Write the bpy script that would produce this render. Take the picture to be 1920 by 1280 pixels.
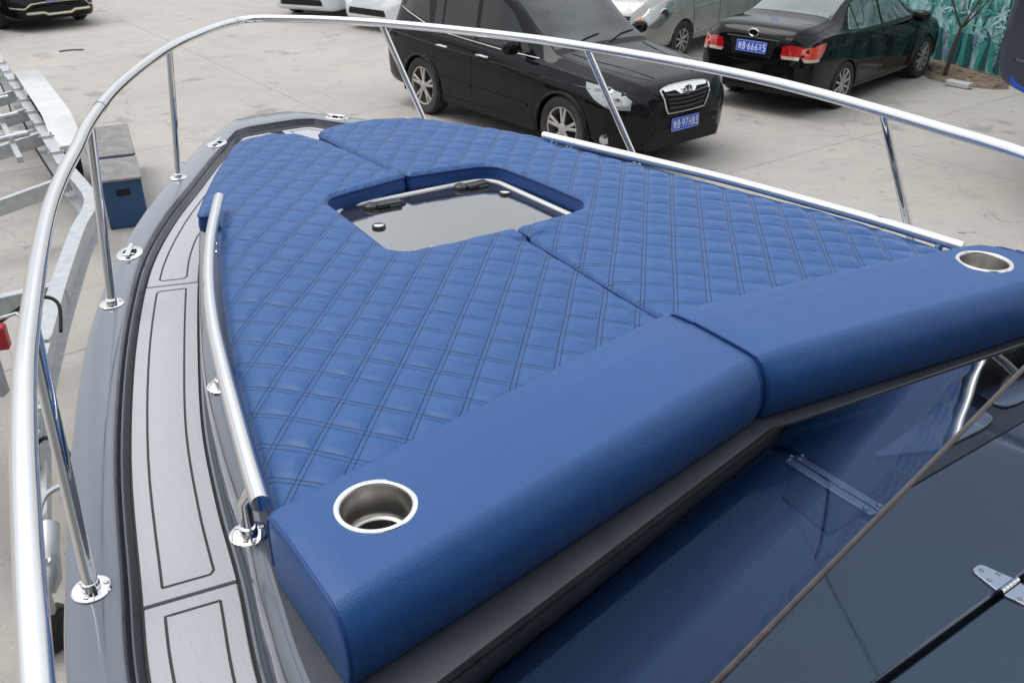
import bpy, bmesh, math, random
import numpy as np
from mathutils import Vector, Matrix
from mathutils.geometry import delaunay_2d_cdt
R = math.radians
random.seed(7)
for o in list(bpy.data.objects): bpy.data.objects.remove(o)
SC = bpy.context.scene; COL = SC.collection

# ------------------------------------------------------------------ camera, sky, sun, exposure
cd = bpy.data.cameras.new("camera"); cam = bpy.data.objects.new("camera", cd); COL.objects.link(cam)
cam.location = (0, 0, 3.074); cam.rotation_euler = (R(90-28.489), 0, 0)
cd.sensor_width = 36; cd.lens = 1700/1920*36; cd.clip_start = .02; cd.clip_end = 500
cd.dof.use_dof = True; cd.dof.focus_distance = 1.75; cd.dof.aperture_fstop = 15
SC.camera = cam
SUN_EL, SUN_AZ = 62, -75           # azimuth clockwise from +Y
w = bpy.data.worlds.new("World"); SC.world = w; w.use_nodes = True
nt = w.node_tree; bg = nt.nodes['Background']
sky = nt.nodes.new('ShaderNodeTexSky'); sky.sky_type = 'NISHITA'; sky.sun_disc = False
sky.sun_elevation = R(SUN_EL); sky.sun_rotation = R(SUN_AZ); sky.air_density = 1.6; sky.dust_density = 1.5; sky.ozone_density = 1.0
hs = nt.nodes.new('ShaderNodeHueSaturation'); hs.inputs['Saturation'].default_value = .28
# overcast: broad soft cloud brightness over the sky dome
tc = nt.nodes.new('ShaderNodeTexCoord'); nz = nt.nodes.new('ShaderNodeTexNoise'); nz.inputs['Scale'].default_value = 2.2; nz.inputs['Detail'].default_value = 5
mr = nt.nodes.new('ShaderNodeMapRange'); mr.inputs[1].default_value = .3; mr.inputs[2].default_value = .7; mr.inputs[3].default_value = .8; mr.inputs[4].default_value = 1.2
mx = nt.nodes.new('ShaderNodeMix'); mx.data_type = 'RGBA'; mx.blend_type = 'MULTIPLY'; mx.inputs[0].default_value = 1
nt.links.new(tc.outputs['Generated'], nz.inputs['Vector']); nt.links.new(nz.outputs['Fac'], mr.inputs[0])
nt.links.new(mr.outputs[0], mx.inputs[7])
# cloud layer: brightest overhead, dimmer towards the horizon
sz = nt.nodes.new('ShaderNodeSeparateXYZ'); nt.links.new(tc.outputs['Generated'], sz.inputs[0])
cr = nt.nodes.new('ShaderNodeMapRange'); cr.inputs[1].default_value = 0; cr.inputs[2].default_value = 1; cr.inputs[3].default_value = 4.5; cr.inputs[4].default_value = 13.5
nt.links.new(sz.outputs[2], cr.inputs[0])
cc = nt.nodes.new('ShaderNodeMix'); cc.data_type = 'RGBA'; cc.blend_type = 'MULTIPLY'; cc.inputs[0].default_value = 1; cc.inputs[6].default_value = (.93, .965, 1.02, 1); nt.links.new(cr.outputs[0], cc.inputs[7])
nt.links.new(sky.outputs[0], hs.inputs['Color'])
cm = nt.nodes.new('ShaderNodeMix'); cm.data_type = 'RGBA'; cm.inputs[0].default_value = .72; nt.links.new(hs.outputs[0], cm.inputs[6]); nt.links.new(cc.outputs[2], cm.inputs[7])
nt.links.new(cm.outputs[2], mx.inputs[6])
nt.links.new(mx.outputs[2], bg.inputs['Color']); bg.inputs['Strength'].default_value = .13
sd = bpy.data.lights.new("sun", 'SUN'); sd.energy = 1.2; sd.angle = R(35); sd.color = (1, .96, .9)
sun = bpy.data.objects.new("sun", sd); COL.objects.link(sun)
az, el = R(SUN_AZ), R(SUN_EL)
sun.rotation_euler = Vector((math.sin(az)*math.cos(el), math.cos(az)*math.cos(el), math.sin(el))).to_track_quat('Z', 'Y').to_euler()
SC.view_settings.view_transform = 'Standard'; SC.view_settings.look = 'None'; SC.view_settings.exposure = 0.22; SC.view_settings.gamma = 1
SC.render.resolution_x = 1024; SC.render.resolution_y = 682

# ------------------------------------------------------------------ materials
def mat(name, col, rough=.5, metal=0, coat=0, ior=1.5, spec=.5, noise=None, bump=None, sheen=0, coat_rough=.04):
    m = bpy.data.materials.new(name); m.use_nodes = True; n = m.node_tree.nodes; l = m.node_tree.links
    p = n['Principled BSDF']; p.inputs['Base Color'].default_value = (*col, 1); p.inputs['Roughness'].default_value = rough
    p.inputs['Metallic'].default_value = metal; p.inputs['Coat Weight'].default_value = coat; p.inputs['Coat Roughness'].default_value = coat_rough
    p.inputs['IOR'].default_value = ior; p.inputs['Specular IOR Level'].default_value = spec; p.inputs['Sheen Weight'].default_value = sheen
    tcn = n.new('ShaderNodeTexCoord')
    if noise:   # (scale, amount, second colour)
        t = n.new('ShaderNodeTexNoise'); t.inputs['Scale'].default_value = noise[0]; t.inputs['Detail'].default_value = 6; t.inputs['Roughness'].default_value = .62
        l.new(tcn.outputs['Object'], t.inputs['Vector'])
        rr = n.new('ShaderNodeMapRange'); rr.inputs[1].default_value = .38; rr.inputs[2].default_value = .68; rr.inputs[3].default_value = 0; rr.inputs[4].default_value = noise[1]
        l.new(t.outputs['Fac'], rr.inputs[0])
        x = n.new('ShaderNodeMix'); x.data_type = 'RGBA'; x.inputs[6].default_value = (*col, 1); x.inputs[7].default_value = (*noise[2], 1)
        l.new(rr.outputs[0], x.inputs[0]); l.new(x.outputs[2], p.inputs['Base Color'])
    if bump:    # (scale, distance)
        t = n.new('ShaderNodeTexNoise'); t.inputs['Scale'].default_value = bump[0]; t.inputs['Detail'].default_value = 3
        l.new(tcn.outputs['Object'], t.inputs['Vector'])
        b = n.new('ShaderNodeBump'); b.inputs['Distance'].default_value = bump[1]; b.inputs['Strength'].default_value = 1
        l.new(t.outputs['Fac'], b.inputs['Height']); l.new(b.outputs[0], p.inputs['Normal'])
        if len(bump) > 2:
            t2 = n.new('ShaderNodeTexNoise'); t2.inputs['Scale'].default_value = bump[2]; t2.inputs['Detail'].default_value = 2; l.new(tcn.outputs['Object'], t2.inputs['Vector'])
            b2 = n.new('ShaderNodeBump'); b2.inputs['Distance'].default_value = bump[3]; l.new(t2.outputs['Fac'], b2.inputs['Height']); l.new(b.outputs[0], b2.inputs['Normal']); l.new(b2.outputs[0], p.inputs['Normal'])
    return m

def math_node(nt, op, a, b=None, c=None):
    n = nt.nodes.new('ShaderNodeMath'); n.operation = op
    for i, v in enumerate((a, b, c)):
        if v is None: continue
        if isinstance(v, (int, float)): n.inputs[i].default_value = v
        else: nt.links.new(v, n.inputs[i])
    return n.outputs[0]

M = {}
M['chrome'] = mat('polished_stainless', (.78, .78, .785), .05, 1, noise=(30, .25, (.70, .69, .67)))
M['brushed'] = mat('brushed_stainless', (.62, .60, .57), .3, 1, noise=(60, .4, (.5, .48, .46)))
M['gelcoat'] = mat('grey_gelcoat', (.095, .113, .142), .22, 0, .8, noise=(3, .5, (.082, .10, .128)), bump=(9, .0009))
M['gelcoat_dark'] = mat('dark_gelcoat', (.045, .053, .066), .3, 0, .6, noise=(5, .4, (.035, .042, .055)))
M['rim'] = mat('satin_grey_rim', (.042, .048, .058), .4, 0, .2, noise=(14, .5, (.034, .04, .05)))
M['dash'] = mat('dark_glossy_moulding', (.024, .045, .080), .2, 0, 1, noise=(4, .6, (.02, .034, .058)), bump=(5, .0014), coat_rough=.03)
M['dashband'] = mat('dark_satin_band', (.028, .035, .045), .35, 0, .3, noise=(9, .5, (.02, .027, .036)))
M['plate_grey'] = mat('pale_grey_moulding', (.16, .19, .24), .2, 0, .7, noise=(9, .3, (.13, .16, .2)))
M['black'] = mat('black_rubber', (.008, .008, .01), .6, spec=.2, noise=(40, .4, (.03, .03, .03)))
M['caulk'] = mat('black_caulk', (.018, .018, .02), .6, noise=(80, .4, (.03, .03, .03)))
M['leather'] = mat('blue_vinyl', (.012, .069, .228), .42, 0, .0, spec=.45, noise=(2.5, .5, (.016, .084, .262)), bump=(400, .0008, 9, .004))
M['leather_side'] = mat('blue_vinyl_side', (.012, .052, .19), .45, spec=.35, noise=(2.5, .5, (.015, .06, .22)), bump=(300, .001, 14, .004))
M['white_trim'] = mat('white_hatch_trim', (.75, .75, .74), .3, 0, .3, noise=(20, .3, (.62, .62, .6)))
M['acrylic'] = mat('smoked_acrylic', (.02, .022, .025), .03, 0, 1, 2.1, .9, noise=(6, .5, (.035, .037, .04)), bump=(3, .0006))
M['plastic'] = mat('grey_black_plastic', (.035, .037, .04), .4, noise=(30, .4, (.06, .06, .06)))
M['satin'] = mat('satin_stainless', (.78, .77, .75), .2, 1, noise=(60, .3, (.7, .69, .66)))
M['galv'] = mat('galvanised_steel', (.50, .52, .53), .42, .55, noise=(14, .8, (.36, .38, .40)), bump=(60, .0006))
M['white_paint'] = mat('white_paint', (.56, .57, .57), .35, 0, .3, noise=(5, .6, (.44, .44, .43)))
M['tyre'] = mat('tyre_rubber', (.022, .021, .02), .8, noise=(20, .7, (.06, .053, .045)), bump=(120, .002))
M['alloy'] = mat('alloy_rim', (.55, .54, .52), .32, .8, noise=(25, .5, (.36, .33, .3)))
M['black_paint'] = mat('black_car_paint', (.002, .0025, .004), .3, 0, .42, spec=.05, noise=(2, .5, (.008, .009, .011)), coat_rough=.03)
M['black_paint2'] = mat('dusty_black_paint', (.002, .002, .003), .3, 0, .45, spec=.05, noise=(3, .6, (.009, .009, .011)), coat_rough=.05)
M['silver_paint'] = mat('silver_car_paint', (.38, .38, .365), .35, .35, .6, noise=(4, .6, (.24, .235, .22)))
M['white_car'] = mat('white_car_paint', (.68, .70, .72), .3, 0, .8, noise=(3, .4, (.6, .61, .62)))
M['trim_black'] = mat('black_car_trim', (.010, .010, .011), .55, spec=.25, noise=(20, .5, (.018, .018, .019)))
M['dark_glass'] = mat('dark_car_glass', (.006, .007, .008), .04, 0, .7, 1.5, .2, noise=(3, .5, (.02, .022, .024)))
M['sky_lit_glass'] = mat('sky_lit_car_glass', (.10, .135, .13), .04, 0, 1, 1.5, .6, noise=(1.3, 1, (.035, .045, .048)))  # sky reflection and lit interior are painted into the base colour
M['lamp_clear'] = mat('clear_headlight', (.34, .35, .35), .12, .5, 1, noise=(14, .5, (.22, .23, .24)))
M['lamp_lens'] = mat('headlight_lens', (.6, .6, .6), .08, .9, 1, noise=(60, .5, (.4, .4, .4)))
M['red_lamp'] = mat('red_tail_lamp', (.5, .012, .015), .15, 0, 1, noise=(30, .6, (.3, .006, .01)))
M['orange_lamp'] = mat('orange_red_lamp', (.62, .07, .04), .2, 0, 1, noise=(30, .5, (.5, .03, .02)))
M['amber'] = mat('amber_lamp', (.65, .2, .08), .2, 0, 1, noise=(30, .5, (.5, .14, .05)))
M['clear_lamp'] = mat('clear_tail_lamp', (.6, .5, .42), .2, 0, 1, noise=(30, .5, (.4, .3, .25)))
M['plate_blue'] = mat('blue_number_plate', (.012, .075, .52), .4, noise=(30, .4, (.02, .1, .56)))
M['plate_white'] = mat('white_lettering', (.8, .8, .82), .4, noise=(50, .3, (.7, .7, .72)))
M['gold'] = mat('pale_metal_trim', (.62, .58, .44), .25, .8, noise=(20, .4, (.45, .42, .3)))
M['navy'] = mat('navy_hull', (.012, .018, .04), .3, 0, .8, noise=(3, .5, (.02, .026, .05)))
M['blue_box'] = mat('blue_painted_wood', (.014, .055, .13), .55, noise=(7, .8, (.02, .07, .16)), bump=(40, .002))
M['box_top'] = mat('worn_grey_board', (.17, .165, .16), .8, noise=(9, .9, (.26, .25, .235)), bump=(40, .003))
M['blue_roller'] = mat('blue_roller', (.012, .12, .62), .4, noise=(20, .4, (.02, .16, .7)))
M['red_part'] = mat('red_winch_part', (.35, .01, .02), .4, noise=(20, .4, (.25, .01, .02)))
M['bark'] = mat('bark', (.07, .048, .035), .9, noise=(30, .8, (.03, .02, .015)), bump=(80, .004))
M['dirt'] = mat('dirt', (.2, .155, .115), .95, noise=(3, .9, (.12, .09, .065)), bump=(18, .03))
M['edge_brown'] = mat('glass_edge', (.045, .036, .034), .35, noise=(60, .7, (.1, .08, .07)))
M['dark_thread'] = mat('navy_thread', (.006, .012, .04), .7, noise=(200, .4, (.01, .02, .06)))
M['wall'] = mat('shade_building_wall', (.30, .305, .31), .7, noise=(2, .6, (.24, .245, .25)))

def smudge(m, lo, hi, dust=.12, scale=5):
    nt = m.node_tree; p = nt.nodes['Principled BSDF']; L = nt.links; tcn = nt.nodes.new('ShaderNodeTexCoord')
    t = nt.nodes.new('ShaderNodeTexNoise'); t.inputs['Scale'].default_value = scale; t.inputs['Detail'].default_value = 9; t.inputs['Roughness'].default_value = .7; t.inputs['Distortion'].default_value = .6; L.new(tcn.outputs['Object'], t.inputs['Vector'])
    r = nt.nodes.new('ShaderNodeMapRange'); r.inputs[1].default_value = .4; r.inputs[2].default_value = .68; r.inputs[3].default_value = lo; r.inputs[4].default_value = hi; L.new(t.outputs['Fac'], r.inputs[0])
    L.new(r.outputs[0], p.inputs['Coat Roughness']); L.new(r.outputs[0], p.inputs['Roughness'])
    d = nt.nodes.new('ShaderNodeTexNoise'); d.inputs['Scale'].default_value = 260; d.inputs['Detail'].default_value = 1; L.new(tcn.outputs['Object'], d.inputs['Vector'])
    r2 = nt.nodes.new('ShaderNodeMapRange'); r2.inputs[1].default_value = .70; r2.inputs[2].default_value = .76; r2.inputs[3].default_value = 0; r2.inputs[4].default_value = 1; L.new(d.outputs['Fac'], r2.inputs[0])
    f = math_node(nt, 'MULTIPLY', math_node(nt, 'ADD', math_node(nt, 'MULTIPLY', r2.outputs[0], 2.5), math_node(nt, 'MULTIPLY', t.outputs['Fac'], .5)), dust)
    x = nt.nodes.new('ShaderNodeMix'); x.data_type = 'RGBA'; x.inputs[7].default_value = (.42, .41, .39, 1); L.new(f, x.inputs[0])
    src = p.inputs['Base Color'].links[0].from_socket; L.new(src, x.inputs[6]); L.new(x.outputs[2], p.inputs['Base Color'])
smudge(M['dash'], .02, .13, .045); smudge(M['gelcoat'], .04, .28, .06); smudge(M['gelcoat_dark'], .15, .4, .06); smudge(M['rim'], .3, .5, .05); smudge(M['black_paint'], .03, .16, .006, 3); smudge(M['black_paint2'], .04, .22, .012, 3); smudge(M['silver_paint'], .15, .5, .12, 3); smudge(M['acrylic'], .02, .12, .04, 7)

# deck pad: finely brushed light grey foam
def pad_mat():
    m = mat('brushed_deck_foam', (.40, .41, .43), .62); nt = m.node_tree; p = nt.nodes['Principled BSDF']
    tcn = nt.nodes.new('ShaderNodeTexCoord'); mp = nt.nodes.new('ShaderNodeMapping'); mp.inputs['Scale'].default_value = (10, 330, 10)
    t = nt.nodes.new('ShaderNodeTexNoise'); t.inputs['Scale'].default_value = 1; t.inputs['Detail'].default_value = 4
    nt.links.new(tcn.outputs['Object'], mp.inputs[0]); nt.links.new(mp.outputs[0], t.inputs['Vector'])
    r = nt.nodes.new('ShaderNodeMapRange'); r.inputs[1].default_value = .3; r.inputs[2].default_value = .7; r.inputs[3].default_value = .0; r.inputs[4].default_value = 1
    nt.links.new(t.outputs['Fac'], r.inputs[0])
    x = nt.nodes.new('ShaderNodeMix'); x.data_type = 'RGBA'; x.inputs[6].default_value = (.415, .425, .45, 1); x.inputs[7].default_value = (.452, .462, .487, 1)
    nt.links.new(r.outputs[0], x.inputs[0]); nt.links.new(x.outputs[2], p.inputs['Base Color'])
    b = nt.nodes.new('ShaderNodeBump'); b.inputs['Distance'].default_value = .0006; nt.links.new(t.outputs['Fac'], b.inputs['Height']); nt.links.new(b.outputs[0], p.inputs['Normal'])
    return m
M['pad'] = pad_mat()

# quilted vinyl: the UV map holds lattice coordinates, thread lines sit either side of each seam
def quilt_mat():
    m = mat('quilted_blue_vinyl', (.015, .06, .22), .44, spec=.42); nt = m.node_tree; p = nt.nodes['Principled BSDF']
    uv = nt.nodes.new('ShaderNodeUVMap'); uv.uv_map = 'UVMap'; s = nt.nodes.new('ShaderNodeSeparateXYZ'); nt.links.new(uv.outputs[0], s.inputs[0])
    lines = []
    for a, b in ((0, 1), (1, 0)):
        f = math_node(nt, 'FRACT', math_node(nt, 'ADD', s.outputs[a], .5))
        d = math_node(nt, 'MULTIPLY', math_node(nt, 'ABSOLUTE', math_node(nt, 'SUBTRACT', f, .5)), .0665)   # metres from seam
        k = math_node(nt, 'ABSOLUTE', math_node(nt, 'SUBTRACT', d, .0042))
        ln = math_node(nt, 'SUBTRACT', 1, math_node(nt, 'DIVIDE', k, .00092)); ln = math_node(nt, 'MULTIPLY', math_node(nt, 'MAXIMUM', ln, 0), 1.8); ln = math_node(nt, 'MINIMUM', ln, 1)
        dash = math_node(nt, 'FRACT', math_node(nt, 'MULTIPLY', s.outputs[b], 17))
        dash = math_node(nt, 'GREATER_THAN', dash, .18)
        dash = math_node(nt, 'ADD', math_node(nt, 'MULTIPLY', dash, .6), .4)
        lines.append(math_node(nt, 'MULTIPLY', ln, dash))
    L = math_node(nt, 'MAXIMUM', lines[0], lines[1])
    tcn = nt.nodes.new('ShaderNodeTexCoord'); t = nt.nodes.new('ShaderNodeTexNoise'); t.inputs['Scale'].default_value = 3; nt.links.new(tcn.outputs['Object'], t.inputs['Vector'])
    base = nt.nodes.new('ShaderNodeMix'); base.data_type = 'RGBA'; base.inputs[6].default_value = (.012, .071, .228, 1); base.inputs[7].default_value = (.016, .086, .262, 1); nt.links.new(t.outputs['Fac'], base.inputs[0])
    x = nt.nodes.new('ShaderNodeMix'); x.data_type = 'RGBA'; x.inputs[7].default_value = (.005, .011, .03, 1)
    nt.links.new(L, x.inputs[0]); nt.links.new(base.outputs[2], x.inputs[6]); nt.links.new(x.outputs[2], p.inputs['Base Color'])
    t2 = nt.nodes.new('ShaderNodeTexNoise'); t2.inputs['Scale'].default_value = 420; nt.links.new(tcn.outputs['Object'], t2.inputs['Vector'])
    h = math_node(nt, 'SUBTRACT', math_node(nt, 'MULTIPLY', t2.outputs['Fac'], .4), L)
    b = nt.nodes.new('ShaderNodeBump'); b.inputs['Distance'].default_value = .0007; nt.links.new(h, b.inputs['Height']); nt.links.new(b.outputs[0], p.inputs['Normal'])
    return m
M['quilt'] = quilt_mat()

def glass_mat(name, tint, rough=.02, boost=1.0):
    m = bpy.data.materials.new(name); m.use_nodes = True; nt = m.node_tree; n = nt.nodes; n.clear()
    out = n.new('ShaderNodeOutputMaterial'); tr = n.new('ShaderNodeBsdfTransparent'); tr.inputs[0].default_value = (*tint, 1)
    g = n.new('ShaderNodeBsdfGlossy'); g.inputs['Roughness'].default_value = rough; g.inputs['Color'].default_value = (.72, .75, .80, 1)
    geo = n.new('ShaderNodeNewGeometry'); dt = n.new('ShaderNodeVectorMath'); dt.operation = 'DOT_PRODUCT'; nt.links.new(geo.outputs['Normal'], dt.inputs[0]); nt.links.new(geo.outputs['Incoming'], dt.inputs[1])
    fr5 = math_node(nt, 'POWER', math_node(nt, 'SUBTRACT', 1, math_node(nt, 'ABSOLUTE', dt.outputs['Value'])), 5); fres = math_node(nt, 'ADD', math_node(nt, 'MULTIPLY', fr5, .95), .05); mxs = n.new('ShaderNodeMixShader')
    tcn = n.new('ShaderNodeTexCoord'); t = n.new('ShaderNodeTexNoise'); t.inputs['Scale'].default_value = 2.5; b = n.new('ShaderNodeBump'); b.inputs['Distance'].default_value = .001
    nt.links.new(tcn.outputs['Object'], t.inputs['Vector']); nt.links.new(t.outputs['Fac'], b.inputs['Height']); nt.links.new(b.outputs[0], g.inputs['Normal'])
    nt.links.new(math_node(nt, 'MULTIPLY', fres, boost), mxs.inputs[0]); nt.links.new(tr.outputs[0], mxs.inputs[1]); nt.links.new(g.outputs[0], mxs.inputs[2])
    nt.links.new(mxs.outputs[0], out.inputs[0]); return m
M['windscreen'] = glass_mat('smoked_windscreen', (.36, .42, .52), .025, 1.1)

# concrete yard
def ground_mat():
    m = mat('concrete_yard', (.4, .385, .365), .8); nt = m.node_tree; p = nt.nodes['Principled BSDF']; L = nt.links
    tcn = nt.nodes.new('ShaderNodeTexCoord'); P = tcn.outputs['Object']
    def noise(scale, detail=6, rough=.6, vec=P, dist=0):
        t = nt.nodes.new('ShaderNodeTexNoise'); t.inputs['Scale'].default_value = scale; t.inputs['Detail'].default_value = detail; t.inputs['Roughness'].default_value = rough
        t.inputs['Distortion'].default_value = dist; L.new(vec, t.inputs['Vector']); return t.outputs['Fac']
    def rng(x, a, b, c=0, d=1):
        r = nt.nodes.new('ShaderNodeMapRange'); r.interpolation_type = 'SMOOTHSTEP'
        for i, v in enumerate((a, b, c, d)): r.inputs[i+1].default_value = v
        L.new(x, r.inputs[0]); return r.outputs[0]
    def mix(f, a, b):
        x = nt.nodes.new('ShaderNodeMix'); x.data_type = 'RGBA'
        L.new(f, x.inputs[0])
        for i, v in ((6, a), (7, b)):
            if isinstance(v, tuple): x.inputs[i].default_value = (*v, 1)
            else: L.new(v, x.inputs[i])
        return x.outputs[2]
    c = mix(rng(noise(.35, 5), .35, .65), (.36, .337, .308), (.405, .378, .342))
    c = mix(rng(noise(2.2, 8, .7), .42, .72, 0, .5), c, (.30, .278, .252))
    mp = nt.nodes.new('ShaderNodeMapping'); mp.inputs['Rotation'].default_value = (0, 0, R(20)); mp.inputs['Scale'].default_value = (1, 6, 1); L.new(P, mp.inputs[0])
    c = mix(rng(noise(1.4, 7, .7, mp.outputs[0]), .5, .75, 0, .5), c, (.30, .285, .27))
    c = mix(rng(noise(1.1, 3, .5), .63, .71, 0, .6), c, (.19, .178, .168))       # damp blotches
    mp2 = nt.nodes.new('ShaderNodeMapping'); mp2.inputs['Scale'].default_value = (1, 2.2, 1); L.new(P, mp2.inputs[0])
    c = mix(rng(noise(3.1, 4, .6, mp2.outputs[0], .4), .655, .71, 0, .75), c, (.12, .112, .105))        # footprints, spots
    c = mix(rng(noise(.55, 4, .5, P), .62, .72, 0, .35), c, (.46, .39, .33))     # warm dusty patches
    c = mix(rng(noise(38, 4, .75), .52, .72, 0, .45), c, (.20, .185, .168))     # grit
    c = mix(rng(noise(.9, 9, .8, mp.outputs[0], 1.5), .60, .66, 0, .4), c, (.24, .225, .208))   # scuffs
    v = nt.nodes.new('ShaderNodeTexVoronoi'); v.feature = 'DISTANCE_TO_EDGE'; v.inputs['Scale'].default_value = .42
    dn = nt.nodes.new('ShaderNodeTexNoise'); dn.inputs['Scale'].default_value = 2; dn.inputs['Detail'].default_value = 6; L.new(P, dn.inputs['Vector'])
    add = nt.nodes.new('ShaderNodeVectorMath'); add.operation = 'MULTIPLY_ADD'; L.new(dn.outputs['Color'], add.inputs[0]); add.inputs[1].default_value = (.5, .5, .5); L.new(P, add.inputs[2])
    L.new(add.outputs[0], v.inputs['Vector'])
    crack = math_node(nt, 'MULTIPLY', rng(v.outputs['Distance'], .0, .006, 1, 0), rng(noise(.3, 3), .5, .6))
    c = mix(math_node(nt, 'MULTIPLY', crack, .55), c, (.2, .17, .15))
    s = nt.nodes.new('ShaderNodeSeparateXYZ'); L.new(P, s.inputs[0])
    jo = []
    for (nx, ny, off) in ((.806, .592, 5.09), (-.592, .806, 1.6)):
        q = math_node(nt, 'ADD', math_node(nt, 'MULTIPLY', s.outputs[0], nx), math_node(nt, 'MULTIPLY', s.outputs[1], ny))
        q = math_node(nt, 'ADD', q, math_node(nt, 'MULTIPLY', math_node(nt, 'SUBTRACT', dn.outputs['Fac'], .5), .05))
        q = math_node(nt, 'DIVIDE', math_node(nt, 'SUBTRACT', q, off), 4.64)
        q = math_node(nt, 'ABSOLUTE', math_node(nt, 'SUBTRACT', math_node(nt, 'FRACT', math_node(nt, 'ADD', q, .5)), .5))
        jo.append(rng(q, .0006, .0034, 1, 0))
    j = math_node(nt, 'MULTIPLY', math_node(nt, 'MAXIMUM', jo[0], jo[1]), rng(noise(1.5, 4), .3, .6, .25, .75))
    c = mix(j, c, (.2, .185, .17)); L.new(c, p.inputs['Base Color'])
    b = nt.nodes.new('ShaderNodeBump'); b.inputs['Distance'].default_value = .006; L.new(math_node(nt, 'SUBTRACT', noise(30, 5), j), b.inputs['Height']); L.new(b.outputs[0], p.inputs['Normal'])
    return m
M['ground'] = ground_mat()

# ------------------------------------------------------------------ mesh helpers
OFF = {}
def mesh(name, V, F, m, parent=None, smooth=False, sharp=None, kind=None, uv=None):
    off = OFF.get(parent.name, (0, 0, 0)) if parent else (0, 0, 0)
    V = np.asarray(V, float).reshape(-1, 3) - np.array(off)
    me = bpy.data.meshes.new(name); me.from_pydata(V.tolist(), [], [list(map(int, f)) for f in F]); me.materials.append(m)
    if smooth:
        me.polygons.foreach_set('use_smooth', [True]*len(me.polygons))
        if sharp: me.set_sharp_from_angle(angle=R(sharp))
    if uv is not None:
        l = me.uv_layers.new(name='UVMap'); li = np.zeros(len(me.loops), int); me.loops.foreach_get('vertex_index', li)
        l.data.foreach_set('uv', np.asarray(uv)[li].astype(np.float32).ravel())
    me.update(); o = bpy.data.objects.new(name, me); COL.objects.link(o)
    if parent: o.parent = parent; OFF[o.name] = off
    if kind: o['kind'] = kind
    return o
def tag(o, label, cat, group=None):
    o['label'] = label; o['category'] = cat
    if group: o['group'] = group
    return o
def thing(name, label, cat, loc=(0, 0, 0), rz=0, group=None):
    o = bpy.data.objects.new(name, None); o.empty_display_size = .1; COL.objects.link(o)
    o.location = loc; o.rotation_euler = (0, 0, rz); return tag(o, label, cat, group)
HEAD = R(124.614)
def W(x, y, z=0):
    c, s = math.cos(HEAD), math.sin(HEAD); return (.499+c*x-s*y, 1.142+s*x+c*y, z)
def boat_thing(name, label, cat, at, group=None):      # parts are written in the boat's own frame
    o = thing(name, label, cat, W(*at), HEAD, group); OFF[o.name] = at; return o
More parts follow.
